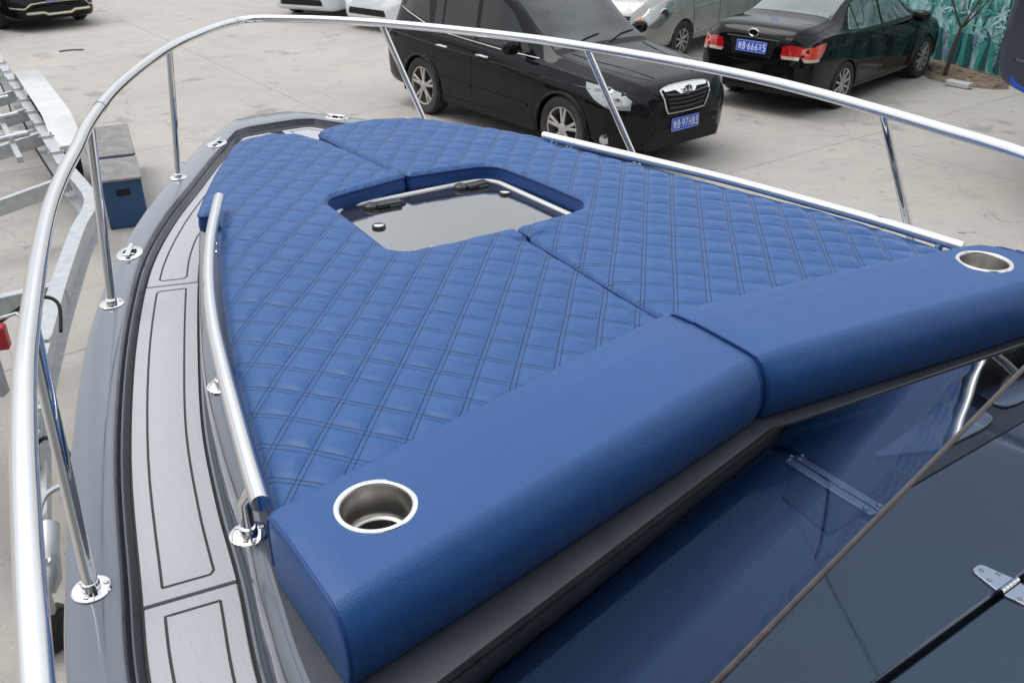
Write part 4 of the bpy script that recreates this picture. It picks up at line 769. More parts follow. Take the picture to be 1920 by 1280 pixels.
for sg in (-1, 1):
    c.panel('side_window', [(.76, .965), (-.20, .965), (-.20, 1.345), (.05, 1.36), (.30, 1.30)], 'side', M['sky_lit_glass'], sal, .003, sg, .05)
    c.panel('side_window', [(-.27, .965), (-.93, .975), (-.93, 1.27), (-.72, 1.335), (-.27, 1.345)], 'side', M['sky_lit_glass'], sal, .003, sg, .05)
    c.panel('side_window', [(-.965, .978), (-1.20, 1.0), (-1.02, 1.20), (-.965, 1.24)], 'side', M['sky_lit_glass'], sal, .003, sg, .04)
    c.seam([(.85, .945), (-.2, .945), (-1.22, .965)], 'side', sal, M['plastic'], .006, sg, 'window_trim', .002)
    c.seam([(.80, .90), (.86, .6), (.80, .28), (-.24, .27), (-.24, .94)], 'side', sal, side=sg)
    c.seam([(-.24, .27), (-.92, .28), (-1.0, .62), (-1.06, .95)], 'side', sal, side=sg)
    c.seam([(-1.64, .60), (-1.9, .60), (-2.2, .58)], 'side', sal, side=sg)
    for hx in (-.08, -.86):
        yy = sg*(c.side_y(hx, .80)+.02); mb = MB(); mb.tube([(hx-.10, sg*c.side_y(hx-.10, .80), .80), (hx-.08, yy, .805), (hx+.06, yy, .805), (hx+.085, sg*c.side_y(hx+.09, .80), .80)], .013, 10); mb.build('door_handle', M['black_paint2'], sal, True)
    mirror_(sal, .66, sg*.80, .98, sg, M['black_paint2'])
    for wx in (-1.3, 1.3):
        a = [R(k) for k in range(-8, 189, 8)]; mb = MB(); mb.tube([(wx+.352*math.cos(t), sg*(c.side_y(wx+.352*math.cos(t), max(.28, .297+.352*math.sin(t)))-.002), .297+.352*math.sin(t)) for t in a], .011, 8); mb.build('wheel_arch_trim', M['black_paint2'], sal, True)
    # tail lights: deep red inner half and orange outer half wrapping the corner
    c.panel('tail_light', [(-2.255, .755), (-2.245, .87), (-2.05, .915), (-1.92, .93), (-1.93, .895), (-2.02, .78), (-2.06, .755)], 'side', M['orange_lamp'], sal, .008, sg, .03)
    tl = c.panel('tail_light', [(sg*.42, .775), (sg*.44, .89), (sg*.54, .91), (sg*.66, .89), (sg*.66, .775)], 'rear', M['red_lamp'], sal, .012, 1, .03)
    c.panel('reversing_lamp', [(sg*.44, .735), (sg*.425, .775), (sg*.66, .775), (sg*.66, .735)], 'rear', M['clear_lamp'], tl, .011, 1, .03)
    c.panel('turn_lamp', [(-2.245, .715), (-2.253, .754), (-2.06, .754), (-2.07, .72)], 'side', M['clear_lamp'], tl, .007, sg, .03)
c.panel('rear_window', [(-1.47, .60), (-1.47, -.60), (-.82, -.50), (-.82, .50)], 'top', M['sky_lit_glass'], sal, .004, 1, .05)
c.panel('windscreen', [(1.02, .63), (1.02, -.63), (.30, -.53), (.30, .53)], 'top', M['sky_lit_glass'], sal, .004, 1, .06)
for s_ in (1, -1):
    c.seam([(-1.47, s_*.66), (-1.9, s_*.70), (-2.1, s_*.66), (-2.22, s_*.56)], 'top', sal)
    c.seam([(s_*.56, .94), (s_*.40, .76), (s_*.36, .66), (0, .645)], 'rear', sal, off=.001)
c.panel('boot_recess', [(.34, .935), (-.34, .935), (-.28, .715), (.28, .715)], 'rear', M['black'], sal, .003, 1, .04)
mb = MB(); mb.tube([(c.x_end(y, .94, -1)-.006, y, .94) for y in np.linspace(-.38, .38, 9)], .007, 6); mb.build('boot_trim', M['black_paint2'], sal, True)
ex = c.x_end(0, 1.0, -1)-.006; mb = MB(); mb.tube([(ex-.012, .070*math.cos(t), 1.005+.046*math.sin(t)) for t in (2*math.pi*k/24 for k in range(24))], .009, 8, closed=True); em = mb.build('boot_emblem', M['chrome'], sal, True)
mb = MB(); mb.lathe([(0, 0), (.066, 0), (.066, .002)], (ex-.006, 0, 1.005), 24, 'x', Matrix.Diagonal((1, 1, .62))); mb.build('emblem_field', M['black'], em)
text('emblem_lettering', 'BYD', .095, .032, M['chrome'], em, Matrix.Translation((ex-.016, 0, 1.005)) @ Matrix.Rotation(R(-90), 4, 'Z') @ Matrix.Rotation(R(90), 4, 'X'))
text('badge_lettering', 'G3', .075, .032, M['chrome'], sal, Matrix.Translation((c.x_end(-.50, .985, -1)-.014, -.50, .985)) @ Matrix.Rotation(R(-82), 4, 'Z') @ Matrix.Rotation(R(80), 4, 'X'))
text('badge_lettering', '\u6bd4\u4e9a\u8fea', .10, .03, M['chrome'], sal, Matrix.Translation((c.x_end(.52, .985, -1)-.014, .52, .985)) @ Matrix.Rotation(R(-98), 4, 'Z') @ Matrix.Rotation(R(80), 4, 'X'))
plate(c, sal, -2.325, 0, .835, ('\u9c81', 'B', '666W5'), True, tilt=8)
c.panel('bumper_lower', [(.66, .345), (-.66, .345), (-.60, .30), (.60, .30)], 'rear', M['trim_black'], sal, .006, 1, .06)
text('window_sticker', '\u25a0', .13, .10, M['blue_roller'], sal, Matrix.Translation((-1.16, .36, c.top_z(-1.16, .36)+.010)) @ Matrix.Rotation(R(-90), 4, 'Z') @ Matrix.Rotation(R(28), 4, 'X'))
for i in range(7):
    y0 = .30-i*.05; mb = MB(); mb.bar((-.98, y0, c.top_z(-.98, y0)+.008), (-1.0, y0-.035, c.top_z(-1.0, y0-.035)+.008), .03, .002); mb.build('window_lettering', M['plate_white'], sal)

# ---- silver van behind the saloon
R0 = R(228.5); wl = (1.28, .74); cz, sn = math.cos(R0), math.sin(R0)
VX, VY = 2.73-(cz*wl[0]-sn*wl[1]), 15.49-(sn*wl[0]+cz*wl[1])
van = thing('van', 'dusty silver van parked behind the black saloon, its orange cornered headlight showing', 'van', (VX, VY, 0), R0)
VS = [(-2.35, .40, .85, .66, .64, 1.5, .58), (-2.28, .32, 1.0, .80, .78, 1.85, .64), (-2.0, .28, 1.08, .83, .81, 1.92, .68), (0, .28, 1.08, .84, .82, 1.93, .70), (.6, .28, 1.07, .84, .82, 1.90, .69), (1.0, .28, 1.05, .84, .81, 1.66, .66), (1.45, .28, 1.02, .84, .80, 1.28, .66), (1.62, .28, 1.0, .84, .79, 1.16, .67), (1.9, .28, .93, .83, .76, 1.07, .64), (2.15, .26, .80, .78, .68, .93, .56), (2.27, .26, .66, .68, .58, .80, .46), (2.33, .30, .55, .55, .46, .66, .36)]
c = Car(VS, .035); body = c.body('body', M['silver_paint'], van, .07); arches(body, (-1.3, 1.28), .355, .84)
for x in (-1.3, 1.28):
    for sg in (-1, 1): wheel(van, x, sg*.74, .31, .19, .19, 8, False)
for sg in (-1, 1):
    c.panel('side_window', [(1.05, 1.14), (.22, 1.14), (.22, 1.66), (.55, 1.66)], 'side', M['dark_glass'], van, .003, sg, .06)
    c.panel('side_window', [(.12, 1.14), (-1.0, 1.14), (-1.0, 1.68), (.12, 1.68)], 'side', M['dark_glass'], van, .003, sg, .08)
    c.seam([(1.10, 1.08), (1.0, .75), (.98, .34)], 'side', van, side=sg, r=.005); c.seam([(.17, 1.6), (.17, .34)], 'side', van, side=sg, r=.005); c.seam([(-1.05, 1.7), (-1.05, .34)], 'side', van, side=sg, r=.005)
    c.seam([(1.0, .80), (0, .84), (-2.1, .86)], 'side', van, M['silver_paint'], .010, sg, 'side_crease')
    c.seam([(1.0, .38), (-.9, .38)], 'side', van, M['silver_paint'], .008, sg, 'side_crease')
    c.panel('door_handle', [(.40, .92), (.26, .92), (.26, .99), (.40, .99)], 'side', M['black'], van, .004, sg, .04)
    c.panel('door_handle', [(.09, .90), (.0, .90), (.0, 1.02), (.09, 1.02)], 'side', M['black'], van, .004, sg, .04)
    hl = c.panel('headlight', [(2.20, .62), (2.19, .76), (2.06, .88), (1.82, .95), (1.62, .97), (1.60, .90), (1.70, .76), (1.86, .65), (2.05, .60)], 'side', M['lamp_clear'], van, .007, sg, .03)
    c.panel('corner_lamp', [(2.265, .62), (2.262, .70), (2.20, .76), (2.205, .62)], 'side', M['amber'], hl, .008, sg, .03)
    yy = c.side_y(1.88, .79); mb = MB(); mb.lathe([(.09, 0), (.08, sg*.012), (.04, sg*.004), (0, sg*.012)], (1.88, sg*(yy+.003), .79), 20, 'y', Matrix.Rotation(-sg*.35, 3, 'Z')); mb.build('headlight_lens', M['lamp_lens'], hl, True)
    yy = c.side_y(1.52, .78); mb = MB(); mb.lathe([(.03, 0), (.024, sg*.008), (0, sg*.01)], (1.52, sg*yy, .78), 14, 'y'); mb.build('side_repeater', M['amber'], van, True)
    mirror_(van, 1.2, sg*.84, 1.16, sg, M['black'])
c.panel('windscreen', [(1.56, .64), (1.56, -.64), (.86, -.60), (.86, .60)], 'top', M['sky_lit_glass'], van, .004, 1, .06)
c.panel('grille', [(.44, .66), (-.44, .66), (-.46, .76), (.46, .76)], 'front', M['black'], van, .004, 1, .05)
mb = MB(); mb.box((2.33, 0, .42), (.08, 1.1, .05)); mb.build('bumper_strip', M['trim_black'], van, bevel=.01)

# ---- pale cars of which only the lower ends show, and the dark SUV top left
def simple_car(label, front, head, m, glass='dark_glass', group=None, name='parked_car'):
    a = R(head); ox, oy = front[0]-2.28*math.cos(a), front[1]-2.28*math.sin(a)
    root = thing(name, label, 'car', (ox, oy, 0), a, group)
    c = Car([(-2.30, .34, .60, .64, .60, .92, .50), (-2.22, .27, .80, .80, .76, 1.05, .58), (-1.9, .24, .95, .87, .83, 1.2, .62), (-1.45, .22, .98, .88, .85, 1.42, .62), (-.75, .21, .97, .88, .85, 1.53, .62), (.2, .21, .95, .88, .84, 1.50, .61), (.85, .21, .93, .88, .83, 1.18, .66), (1.1, .21, .92, .88, .82, 1.04, .70), (1.6, .22, .88, .87, .79, .98, .66), (1.95, .21, .78, .83, .73, .90, .58), (2.15, .19, .66, .74, .62, .80, .48), (2.25, .20, .56, .62, .52, .68, .40), (2.29, .26, .48, .5, .42, .58, .32)], .035)
    body = c.body('body', m, root, .07); arches(body, (-1.33, 1.33), .36, .88)
    for x in (-1.33, 1.33):
        for sg in (-1, 1): wheel(root, x, sg*.77, .325, .20, .21, 5)
    for sg in (-1, 1):
        c.panel('side_window', [(.76, .99), (-.20, .99), (-.20, 1.38), (.05, 1.40), (.30, 1.34)], 'side', M[glass], root, .003, sg, .07)
        c.panel('side_window', [(-.27, .99), (-1.2, 1.03), (-1.0, 1.33), (-.27, 1.38)], 'side', M[glass], root, .003, sg, .07)
        c.seam([(.80, .93), (.86, .6), (.80, .28), (-.24, .27), (-.24, .95)], 'side', root, side=sg, r=.004); c.seam([(-.24, .27), (-.92, .28), (-1.1, .95)], 'side', root, side=sg, r=.004)
        c.panel('headlight', [(2.18, .62), (2.12, .70), (1.90, .78), (1.80, .78), (1.95, .66), (2.08, .61)], 'side', M['lamp_clear'], root, .006, sg, .04)
        mirror_(root, .68, sg*.84, 1.0, sg, m)
    c.panel('windscreen', [(1.04, .66), (1.04, -.66), (.34, -.58), (.34, .58)], 'top', M[glass], root, .004, 1, .07)
    c.panel('lower_intake', [(.52, .30), (-.52, .30), (-.46, .42), (.46, .42)], 'front', M['black'] if m is not M['white_car'] else M['trim_black'], root, .003, 1, .06)
    return root, c
r1, c1 = simple_car('white car at the top edge, its dark tyre showing under the bumper', (-4.25, 19.35), -112, M['white_car'], group='white cars along the top edge')
r2, c2 = simple_car('white car beside the tail of the black SUV, only its rounded lower corner in view', (-2.75, 18.1), -128, M['white_car'], group='white cars along the top edge')
r3, c = simple_car('glossy black SUV cut off at the top left, with pale metal bumper trim', (-8.72, 18.38), -42, M['black_paint'], name='suv')
plate(c, r3, 2.325, 0, .60, ('\u9c81', 'B', '81CJ5'), tilt=0)
def fx(y, z, o=.012): return (c.x_end(y, z, 1)+o, y, z)
for name_, P_, r_ in (('bumper_trim', [(.80, .40), (.62, .40), (.52, .50), (.3, .515), (-.3, .515), (-.50, .50), (-.62, .42), (-.80, .44)], .012), ('skid_plate', [(.60, .34), (.3, .34), (.22, .30), (-.22, .30), (-.3, .34), (-.6, .34)], .028)):
    mb = MB(); Q_ = []
    for a_, b_ in zip(P_[:-1], P_[1:]): Q_ += [(a_[0]+(b_[0]-a_[0])*k/4, a_[1]+(b_[1]-a_[1])*k/4) for k in range(4)]
    mb.tube([fx(y, z) for y, z in Q_+[P_[-1]]], r_, 8); mb.build(name_, M['gold'], r3, True)
# white van whose corner shows at the far left
wv = thing('van', 'white van at the top left edge, a strip of it beside the dark SUV', 'van', (-11.85, 18.12, 0), R(-36))
c = Car(VS, .035); body = c.body('body', M['white_car'], wv, .09); arches(body, (-1.3, 1.28), .355, .84)
for x in (-1.3, 1.28):
    for sg in (-1, 1): wheel(wv, x, sg*.74, .31, .19, .19, 8, False)
for sg in (-1, 1):
    c.panel('side_window', [(1.05, 1.14), (.22, 1.14), (.22, 1.66), (.55, 1.66)], 'side', M['dark_glass'], wv, .003, sg, .08); c.panel('side_window', [(.12, 1.14), (-1.0, 1.14), (-1.0, 1.68), (.12, 1.68)], 'side', M['dark_glass'], wv, .003, sg, .08)
    c.seam([(.17, 1.6), (.17, .34)], 'side', wv, side=sg, r=.005)
c.panel('windscreen', [(1.56, .64), (1.56, -.64), (.86, -.60), (.86, .60)], 'top', M['dark_glass'], wv, .004, 1, .08)

# ------------------------------------------------------------------ painted fence, sapling and bits by its foot
wd = Vector((-.34, .94, 0)).normalized(); wn = Vector((-.94, -.34, 0)).normalized(); WO = Vector((7.45, 13.8, 0))
def wp(l, z, o=0): p = WO+wd*l+wn*o; return (p.x, p.y, z)
fence = thing('painted_fence', 'tall fence painted with teal and white jungle leaves behind the black saloon', 'fence', (WO.x, WO.y, 0))
OFF[fence.name] = (WO.x, WO.y, 0)
M['mural_bg'] = mat('mural_backdrop', (.50, .68, .70), .6, noise=(2.6, 1, (.08, .30, .30)))
mur = [mat('mural_teal', (.03, .22, .19), .55, noise=(9, .8, (.05, .32, .28))), mat('mural_deep', (.008, .07, .075), .55, noise=(9, .8, (.02, .12, .12))), mat('mural_pale', (.55, .74, .76), .55, noise=(9, .6, (.3, .55, .56))), mat('mural_violet', (.25, .25, .45), .55, noise=(9, .8, (.12, .13, .3))), mat('mural_mint', (.12, .42, .36), .55, noise=(9, .8, (.2, .55, .48)))]
V = []; F = []
for i, l in enumerate(np.arange(-2.2, 5.0, .12)):      # corrugated sheet
    o = .004 if i % 2 else -.004
    V += [wp(l, .05, o), wp(l, 3.0, o)]
F = [(2*i, 2*i+2, 2*i+3, 2*i+1) for i in range(len(V)//2-1)]; nv = len(V)
V += [(x-wn.x*-.0-wn.x*.03, y-wn.y*.03, z) for x, y, z in V]; F += [tuple(v+nv for v in f[::-1]) for f in F]
mesh('fence_sheet', V, F, M['mural_bg'], fence)
rn = random.Random(11)
def leafset(name, m, cnt, zr, lr, ln, wdt, o, up=0):
    V = []; F = []
    for _ in range(cnt):
        l0 = rn.uniform(*lr); z0 = rn.uniform(*zr); nb = rn.randint(5, 9)
        for k in range(nb):
            a = R(rn.uniform(15, 165)) if up else rn.uniform(0, 2*math.pi); L = rn.uniform(*ln); w_ = rn.uniform(*wdt); bend = rn.uniform(-.6, .6); P = []
            oo = o+rn.uniform(0, .002)
            for t in (0, .25, .5, .75, 1):
                aa = a+bend*t; P.append((l0+math.cos(aa)*L*t, z0+math.sin(aa)*L*t, w_*math.sin(math.pi*min(1, t*.9+.06)), aa))
            b = len(V)
            for l, z, ww, aa in P: V.append(wp(l-math.sin(aa)*ww/2, max(.07, z+math.cos(aa)*ww/2), oo)); V.append(wp(l+math.sin(aa)*ww/2, max(.07, z-math.cos(aa)*ww/2), oo))
            F += [(b+2*i, b+2*i+1, b+2*i+3, b+2*i+2) for i in range(4)]
    mesh(name, V, F, m, fence)
def stems(name, m, xs, z0, z1, w0, o):
    mb = MB()
    for l in xs:
        t = rn.uniform(-.1, .1); mb.add([wp(l, z0, o), wp(l+w0, z0, o), wp(l+w0+t, z1, o), wp(l+t, z1, o)], [(0, 1, 2, 3)])
    mesh(name, mb.V, mb.F, m, fence)
stems('painted_stems', mur[2], [rn.uniform(-2, 4.8) for _ in range(30)], .9, 2.95, .06, .014)
stems('painted_stems', mur[1], [rn.uniform(-2, 4.8) for _ in range(26)], .6, 2.95, .05, .015)
leafset('painted_leaves', mur[1], 110, (.3, 2.8), (-2, 4.8), (.12, .28), (.015, .035), .016)
leafset('painted_leaves', mur[4], 150, (.3, 2.8), (-2, 4.8), (.10, .22), (.012, .026), .019)
leafset('painted_leaves', mur[0], 150, (.25, 2.8), (-2, 4.8), (.12, .26), (.014, .03), .022)
leafset('painted_leaves', mur[2], 110, (.3, 2.9), (-2, 4.8), (.08, .2), (.008, .02), .025)
leafset('painted_flowers', mur[3], 45, (.10, .55), (-2, 4.8), (.05, .12), (.02, .04), .026)
stems('painted_pickets', mur[1], [l*.30-1.9 for l in range(22)], .07, .55, .12, .028)
stems('painted_pickets', mur[0], [l*.30-1.78 for l in range(22)], .07, .50, .09, .0285)
for l in (-.28, 2.2, 4.7):
    mb = MB(); p = wp(l, 1.5, -.05); mb.box(p, (.06, .06, 3.0)); mb.build('fence_post', M['galv'], fence)
mb = MB(); mb.bar(wp(-.33, .05, .03), wp(-.33, 3, .03), .05, .02, tuple(wd)); mb.build('edge_strip', M['trim_black'], fence)
tree = thing('sapling', 'bare young tree with forked trunk in front of the painted fence', 'tree', (6.60, 14.10, 0))
def limb(mb, p, d, L, r, dep):
    P = [Vector(p)]; dd = Vector(d).normalized()
    for k in range(5):
        dd = (dd+Vector((rn.uniform(-.12, .12), rn.uniform(-.12, .12), rn.uniform(-.02, .1)))).normalized(); P.append(P[-1]+dd*L/5)
    mb.tube([tuple(q) for q in P], [r*(1-.11*i) for i in range(6)], 7)
    if dep > 0:
        for _ in range(2 if dep > 1 else 3):
            k = rn.randint(2, 5); nd = dd+Vector((rn.uniform(-.8, .8), rn.uniform(-.8, .8), rn.uniform(0, .4))); limb(mb, P[k], nd, L*rn.uniform(.5, .75), r*.5, dep-1)
mb = MB(); mb.tube(catmull([(0, 0, -.02), (.02, 0, .2), (.05, .03, .45), (.09, .05, .62), (.12, .06, .74)], 3), [.034]*3+[.03]*3+[.026]*3+[.024]*4, 9); mb.build('trunk', M['bark'], tree, True)
for k, d in enumerate(((-.45, .1, 1), (.30, -.1, .8), (.75, .0, .75))):
    mb = MB(); limb(mb, (.12, .06, .72), d, .85, .018, 2); mb.build('branch', M['bark'], tree, True)
mb = MB(); mb.tube([(.075+.2, .05, 1.25), (.3, .05, 1.32), (.55, .0, 1.36)], .012, 6); mb.build('red_tie', M['red_part'], tree, True)
mb = MB(); mb.box((6.56, 13.50, .045), (.36, .14, .075), R(-52)); tag(mb.build('foam_block', M['white_paint'], None, bevel=.01), 'white block lying on the dirt beside the sapling', 'block')
V = []; F = []
for k in range(150):
    x = rn.uniform(6.35, 7.3); y = rn.uniform(13.4, 15.4); a = rn.uniform(0, 6.28); s_ = rn.uniform(.02, .05); b = len(V)
    if (Vector((x, y, 0))-WO).dot(wn) < .12: continue
    for j in range(4): V.append((x+math.cos(a+j*1.57)*s_*(1 if j % 2 else .45), y+math.sin(a+j*1.57)*s_*(1 if j % 2 else .45), .055+rn.uniform(0, .02)))
    F.append((b, b+1, b+2, b+3))
o = mesh('leaf_litter', V, F, mat('dry_leaves', (.30, .2, .12), .9, noise=(12, .9, (.12, .09, .05))), kind='stuff'); tag(o, 'dry brown leaves scattered on the dirt by the fence', 'leaves')

mb = MB(); mb.tube([(-7.80, 16.11, .012), (-7.62, 16.20, .02), (-7.44, 16.26, .012)], .012, 6); tag(mb.build('stick', M['bark'], None, True), 'thin brown stick lying on the bare concrete, upper left', 'stick')

# ---- dark hull at the right edge
hl_ = thing('moored_hull', 'dark navy boat hull cut off by the right edge, in front of the painted fence', 'boat', (6.0, 9.2, 0))
OFF[hl_.name] = (6.0, 9.2, 0)
prof = round_poly([(4.33, 3.1), (4.28, 1.55), (4.33, 1.30), (4.62, 1.16), (5.4, 1.0), (8.4, .85), (8.4, 3.1)], [.01, .1, .1, .1, .1, .1, .01], 6)
rws = [[(x*(1-k)+6.2*k-.11+(y-8.02)*.62, y, z*(1-k)+2*k) for x, z in prof] for y, k in ((8.02, .03), (8.05, .008), (8.12, 0), (9.0, 0), (10.3, .0), (10.4, .03))]
rws = np.array(rws); a, b = rws.shape[:2]
F = [(i*b+k, i*b+(k+1) % b, (i+1)*b+(k+1) % b, (i+1)*b+k) for i in range(a-1) for k in range(b)]+[tuple(range(b)), tuple((a-1)*b+k for k in range(b))]
o = mesh('hull', rws.reshape(-1, 3), F, M['navy'], hl_, True, 40); bm = bmesh.new(); bm.from_mesh(o.data); bmesh.ops.recalc_face_normals(bm, faces=bm.faces); bm.to_mesh(o.data); bm.free()
mb = MB(); mb.tube(catmull([(4.33, 8.02, 1.48), (4.7, 8.0, 1.42), (5.5, 8.0, 1.36), (8.3, 8.0, 1.3)], 4), .014, 8); mb.build('hull_crease', M['gelcoat_dark'], hl_, True)
mb = MB(); mb.tube([(x, 8.03, z-.004) for x, z in prof[16:-8]], .02, 8); mb.build('blue_stripe', M['plate_blue'], hl_, True)
for x in (6.9, 8.9):
    for y in (8.5, 9.9):
        mb = MB(); mb.bar((x, y, 0), (x, y, 1.05), .1, .1, (1, 0, 0)); mb.build('cradle_leg', M['galv'], hl_)

# ------------------------------------------------------------------ galvanised boat trailer on the left
tr = thing('boat_trailer', 'empty galvanised boat trailer with white mudguard and blue rollers at the left edge', 'trailer', (-4.6, 8.0, 0))
OFF[tr.name] = (-4.6, 8.0, 0)
def sweep(name, path, sect, m, closed=True):
    P = np.array(path, float); T = np.gradient(P[:, :2], axis=0); T /= np.linalg.norm(T, axis=1)[:, None]; nr = np.stack([T[:, 1], -T[:, 0]], -1)
    rws = np.array([[(p[0]+n_[0]*o, p[1]+n_[1]*o, p[2]+z) for o, z in sect] for p, n_ in zip(P, nr)]); a, b = rws.shape[:2]
    F = [(i*b+k, i*b+(k+1) % b, (i+1)*b+(k+1) % b, (i+1)*b+k) for i in range(a-1) for k in range(b)]+[tuple(range(b))[::-1], tuple((a-1)*b+k for k in range(b))]
    o = mesh(name, rws.reshape(-1, 3), F, m, tr); bm = bmesh.new(); bm.from_mesh(o.data); bmesh.ops.recalc_face_normals(bm, faces=bm.faces); bm.to_mesh(o.data); bm.free(); return o
sv = Vector((.53, -.85)); pv = Vector((.85, .53)); A0 = Vector((-5.03, 9.5))
def tp(s_, p_, z): q = A0+sv*s_+pv*p_; return (q.x, q.y, z)
path = np.array([tp(-4.5, 0, .64), tp(-1, 0, .64), tp(2.0, 0, .64)]+[(-3.56, 7.22, .64), (-3.36, 6.90, .64), (-3.26, 6.62, .64), (-3.19, 6.28, .64), (-3.04, 5.75, .64), (-2.80, 4.95, .64), (-2.52, 4.1, .63), (-2.2, 3.35, .60)])
path = np.vstack([path[:3], catmull(path[2:], 4)[1:]])
ISEC = [(-.05, 0), (.05, 0), (.05, -.012), (.006, -.012), (.006, -.208), (.085, -.208), (.085, -.22), (-.05, -.22), (-.05, -.208), (-.006, -.208), (-.006, -.012), (-.05, -.012)]
sweep('side_beam', path, ISEC, M['galv'])
cl = A0-pv*.98; mir2 = [(lambda q: (q.x, q.y))(Vector((p[0], p[1]))-pv*2*((Vector((p[0], p[1]))-A0).dot(pv)+.98)) for p in path]
sweep('side_beam', [(x, y, z) for (x, y), (_, _, z) in zip(mir2, path)][::-1], ISEC, M['galv'])
for s_ in (-3.2, -1.35, -.35, .75, 2.35):
    mb = MB(); mb.bar(tp(s_, -.02, .56), tp(s_, -.98, .36), .06, .13); mb.bar(tp(s_, -.98, .36), tp(s_, -1.94, .56), .06, .13); mb.build('cross_member', M['galv'], tr, bevel=.004)
mb = MB(); mb.bar((-2.93, 5.4, .52), (-4.25, 4.55, .50), .07, .14); mb.build('cross_member', M['galv'], tr, bevel=.004)
for s_ in (-.85, -.1):
    mb = MB(); mb.tube([tp(s_, -.03, .42), tp(s_, -1.9, .42)], .035, 12); mb.build('axle', M['galv'], tr, True)
for s_, p_ in ((1.35, -.72), (2.15, -.70), (.4, -.70)):
    mb = MB(); q = Vector(tp(s_, p_, .56)); mb.tube([q-Vector((sv.x, sv.y, 0))*.07, q-Vector((sv.x, sv.y, 0))*.05, q+Vector((sv.x, sv.y, 0))*.05, q+Vector((sv.x, sv.y, 0))*.07], [.035, .055, .055, .035], 14); mb.build('roller', M['blue_roller'], tr, True)
    mb = MB(); mb.bar((q.x, q.y, .52), (q.x, q.y, .34), .03, .08, (sv.x, sv.y, 0)); mb.build('roller_bracket', M['galv'], tr)
for s_ in (-2.9, -2.3, -1.75, -1.2, -.6, .0, .55, 1.1, 1.7, 2.2):
    mb = MB(); mb.bar(tp(s_-.02, -.075, .655), tp(s_-.02, .06, .655), .035, .012); mb.bar(tp(s_-.02, -.07, .66), tp(s_-.02, -.07, .40), .012, .035); mb.build('clamp_plate', M['galv'], tr)
    for p_ in (-.06, .035):
        mb = MB(); q = tp(s_-.02, p_, .655); mb.tube([q, (q[0], q[1], .69)], .009, 6); mb.build('bolt', M['brushed'], tr)
for p_, z_ in ((-.30, .58), (-1.66, .58)):
    mb = MB(); mb.bar(tp(-3.6, p_, z_), tp(1.5, p_, z_), .05, .06); mb.build('bunk_rail', M['galv'], tr, bevel=.004)
for s_ in (-2.4, -1.6, -.75, .1, .95):
    mb = MB(); q = Vector(tp(s_, -.30, .66)); d_ = Vector((pv.x, pv.y, .1)).normalized(); mb.tube([q-d_*.16, q+d_*.16], .028, 12); mb.build('keel_roller', M['galv'], tr, True)
    mb = MB(); mb.bar((q.x, q.y, .66), (q.x, q.y, .56), .04, .08, (sv.x, sv.y, 0)); mb.build('roller_bracket', M['galv'], tr)
mb = MB(); mb.tube(catmull([tp(-3.5, -.09, .50), tp(-2, -.10, .44), tp(-1.2, -.12, .36), tp(-.5, -.08, .47), tp(.6, -.10, .45), tp(2.2, -.08, .47)], 5), .010, 6); mb.build('cable', M['black'], tr, True)
# mudguard
fs = [(-2.25, .45), (-1.82, .72), (-1.7, .75), (.52, .75), (.66, .73), (1.08, .54), (1.10, .48)]
rws = []
for p_, dz in ((.035, -.002), (.04, 0), (.30, 0), (.305, -.004), (.307, -.05)): rws.append([tp(s_, p_, z+dz) for s_, z in fs])
o = loft('mudguard', rws, M['white_paint'], tr, sharp=30); sl = o.modifiers.new('thick', 'SOLIDIFY'); sl.thickness = .006
for s_ in (-1.05, .50):
    q = tp(s_, .175, .31); mb = MB(); T = Matrix.Rotation(math.atan2(pv.y, pv.x)-math.pi/2, 3, 'Z')
    mb.lathe([(.18, -.08), (.29, -.10), (.312, -.085), (.314, -.06), (.303, -.056), (.303, -.046), (.316, -.042), (.317, -.008), (.304, -.005), (.304, .005), (.317, .008), (.316, .042), (.303, .046), (.303, .056), (.314, .06), (.312, .085), (.29, .10), (.18, .08)], q, 36, 'y', T); ty = mb.build('tyre', M['tyre'], tr, True, 50)
    mb = MB(); mb.lathe([(0, .05), (.06, .05), (.10, .02), (.16, .03), (.185, .07), (.18, -.07), (0, -.07)], q, 24, 'y', T); mb.build('wheel_rim', M['white_paint'], ty, True)
# coupling, jockey wheel, hose and winch at the tongue
mb = MB(); mb.bar((-2.22, 3.42, .54), (-2.0, 2.95, .54), .12, .09); mb.build('tongue_box', M['galv'], tr, bevel=.006)
mb = MB(); mb.tube([(-1.93, 2.95, .60), (-1.90, 2.86, .57), (-1.86, 2.74, .50), (-1.85, 2.70, .47)], [.045, .045, .052, .03], 16); cp = mb.build('coupling_head', M['galv'], tr, True)
mb = MB(); mb.lathe([(0, .02), (.012, .02), (.014, .006), (.024, .006), (.024, 0)], (-1.87, 2.77, .57), 12); mb.build('coupling_bolt', M['chrome'], cp, True)
mb = MB(); mb.tube(catmull([(-1.99, 2.98, .60), (-2.0, 3.10, .64), (-1.92, 3.15, .66), (-1.84, 3.06, .65), (-1.83, 2.93, .60)], 5), .013, 8); mb.build('coupling_handle', M['galv'], cp, True)
mb = MB(); mb.tube([(-1.96, 2.84, .58), (-1.98, 2.86, .20)], .028, 12); mb.build('jockey_post', M['galv'], tr, True)
mb = MB(); mb.lathe([(.03, -.035), (.09, -.04), (.105, -.03), (.108, 0), (.105, .03), (.09, .04), (.03, .035)], (-1.99, 2.86, .11), 24, 'y', Matrix.Rotation(R(65), 3, 'Z')); mb.build('jockey_wheel', M['tyre'], tr, True, 50)
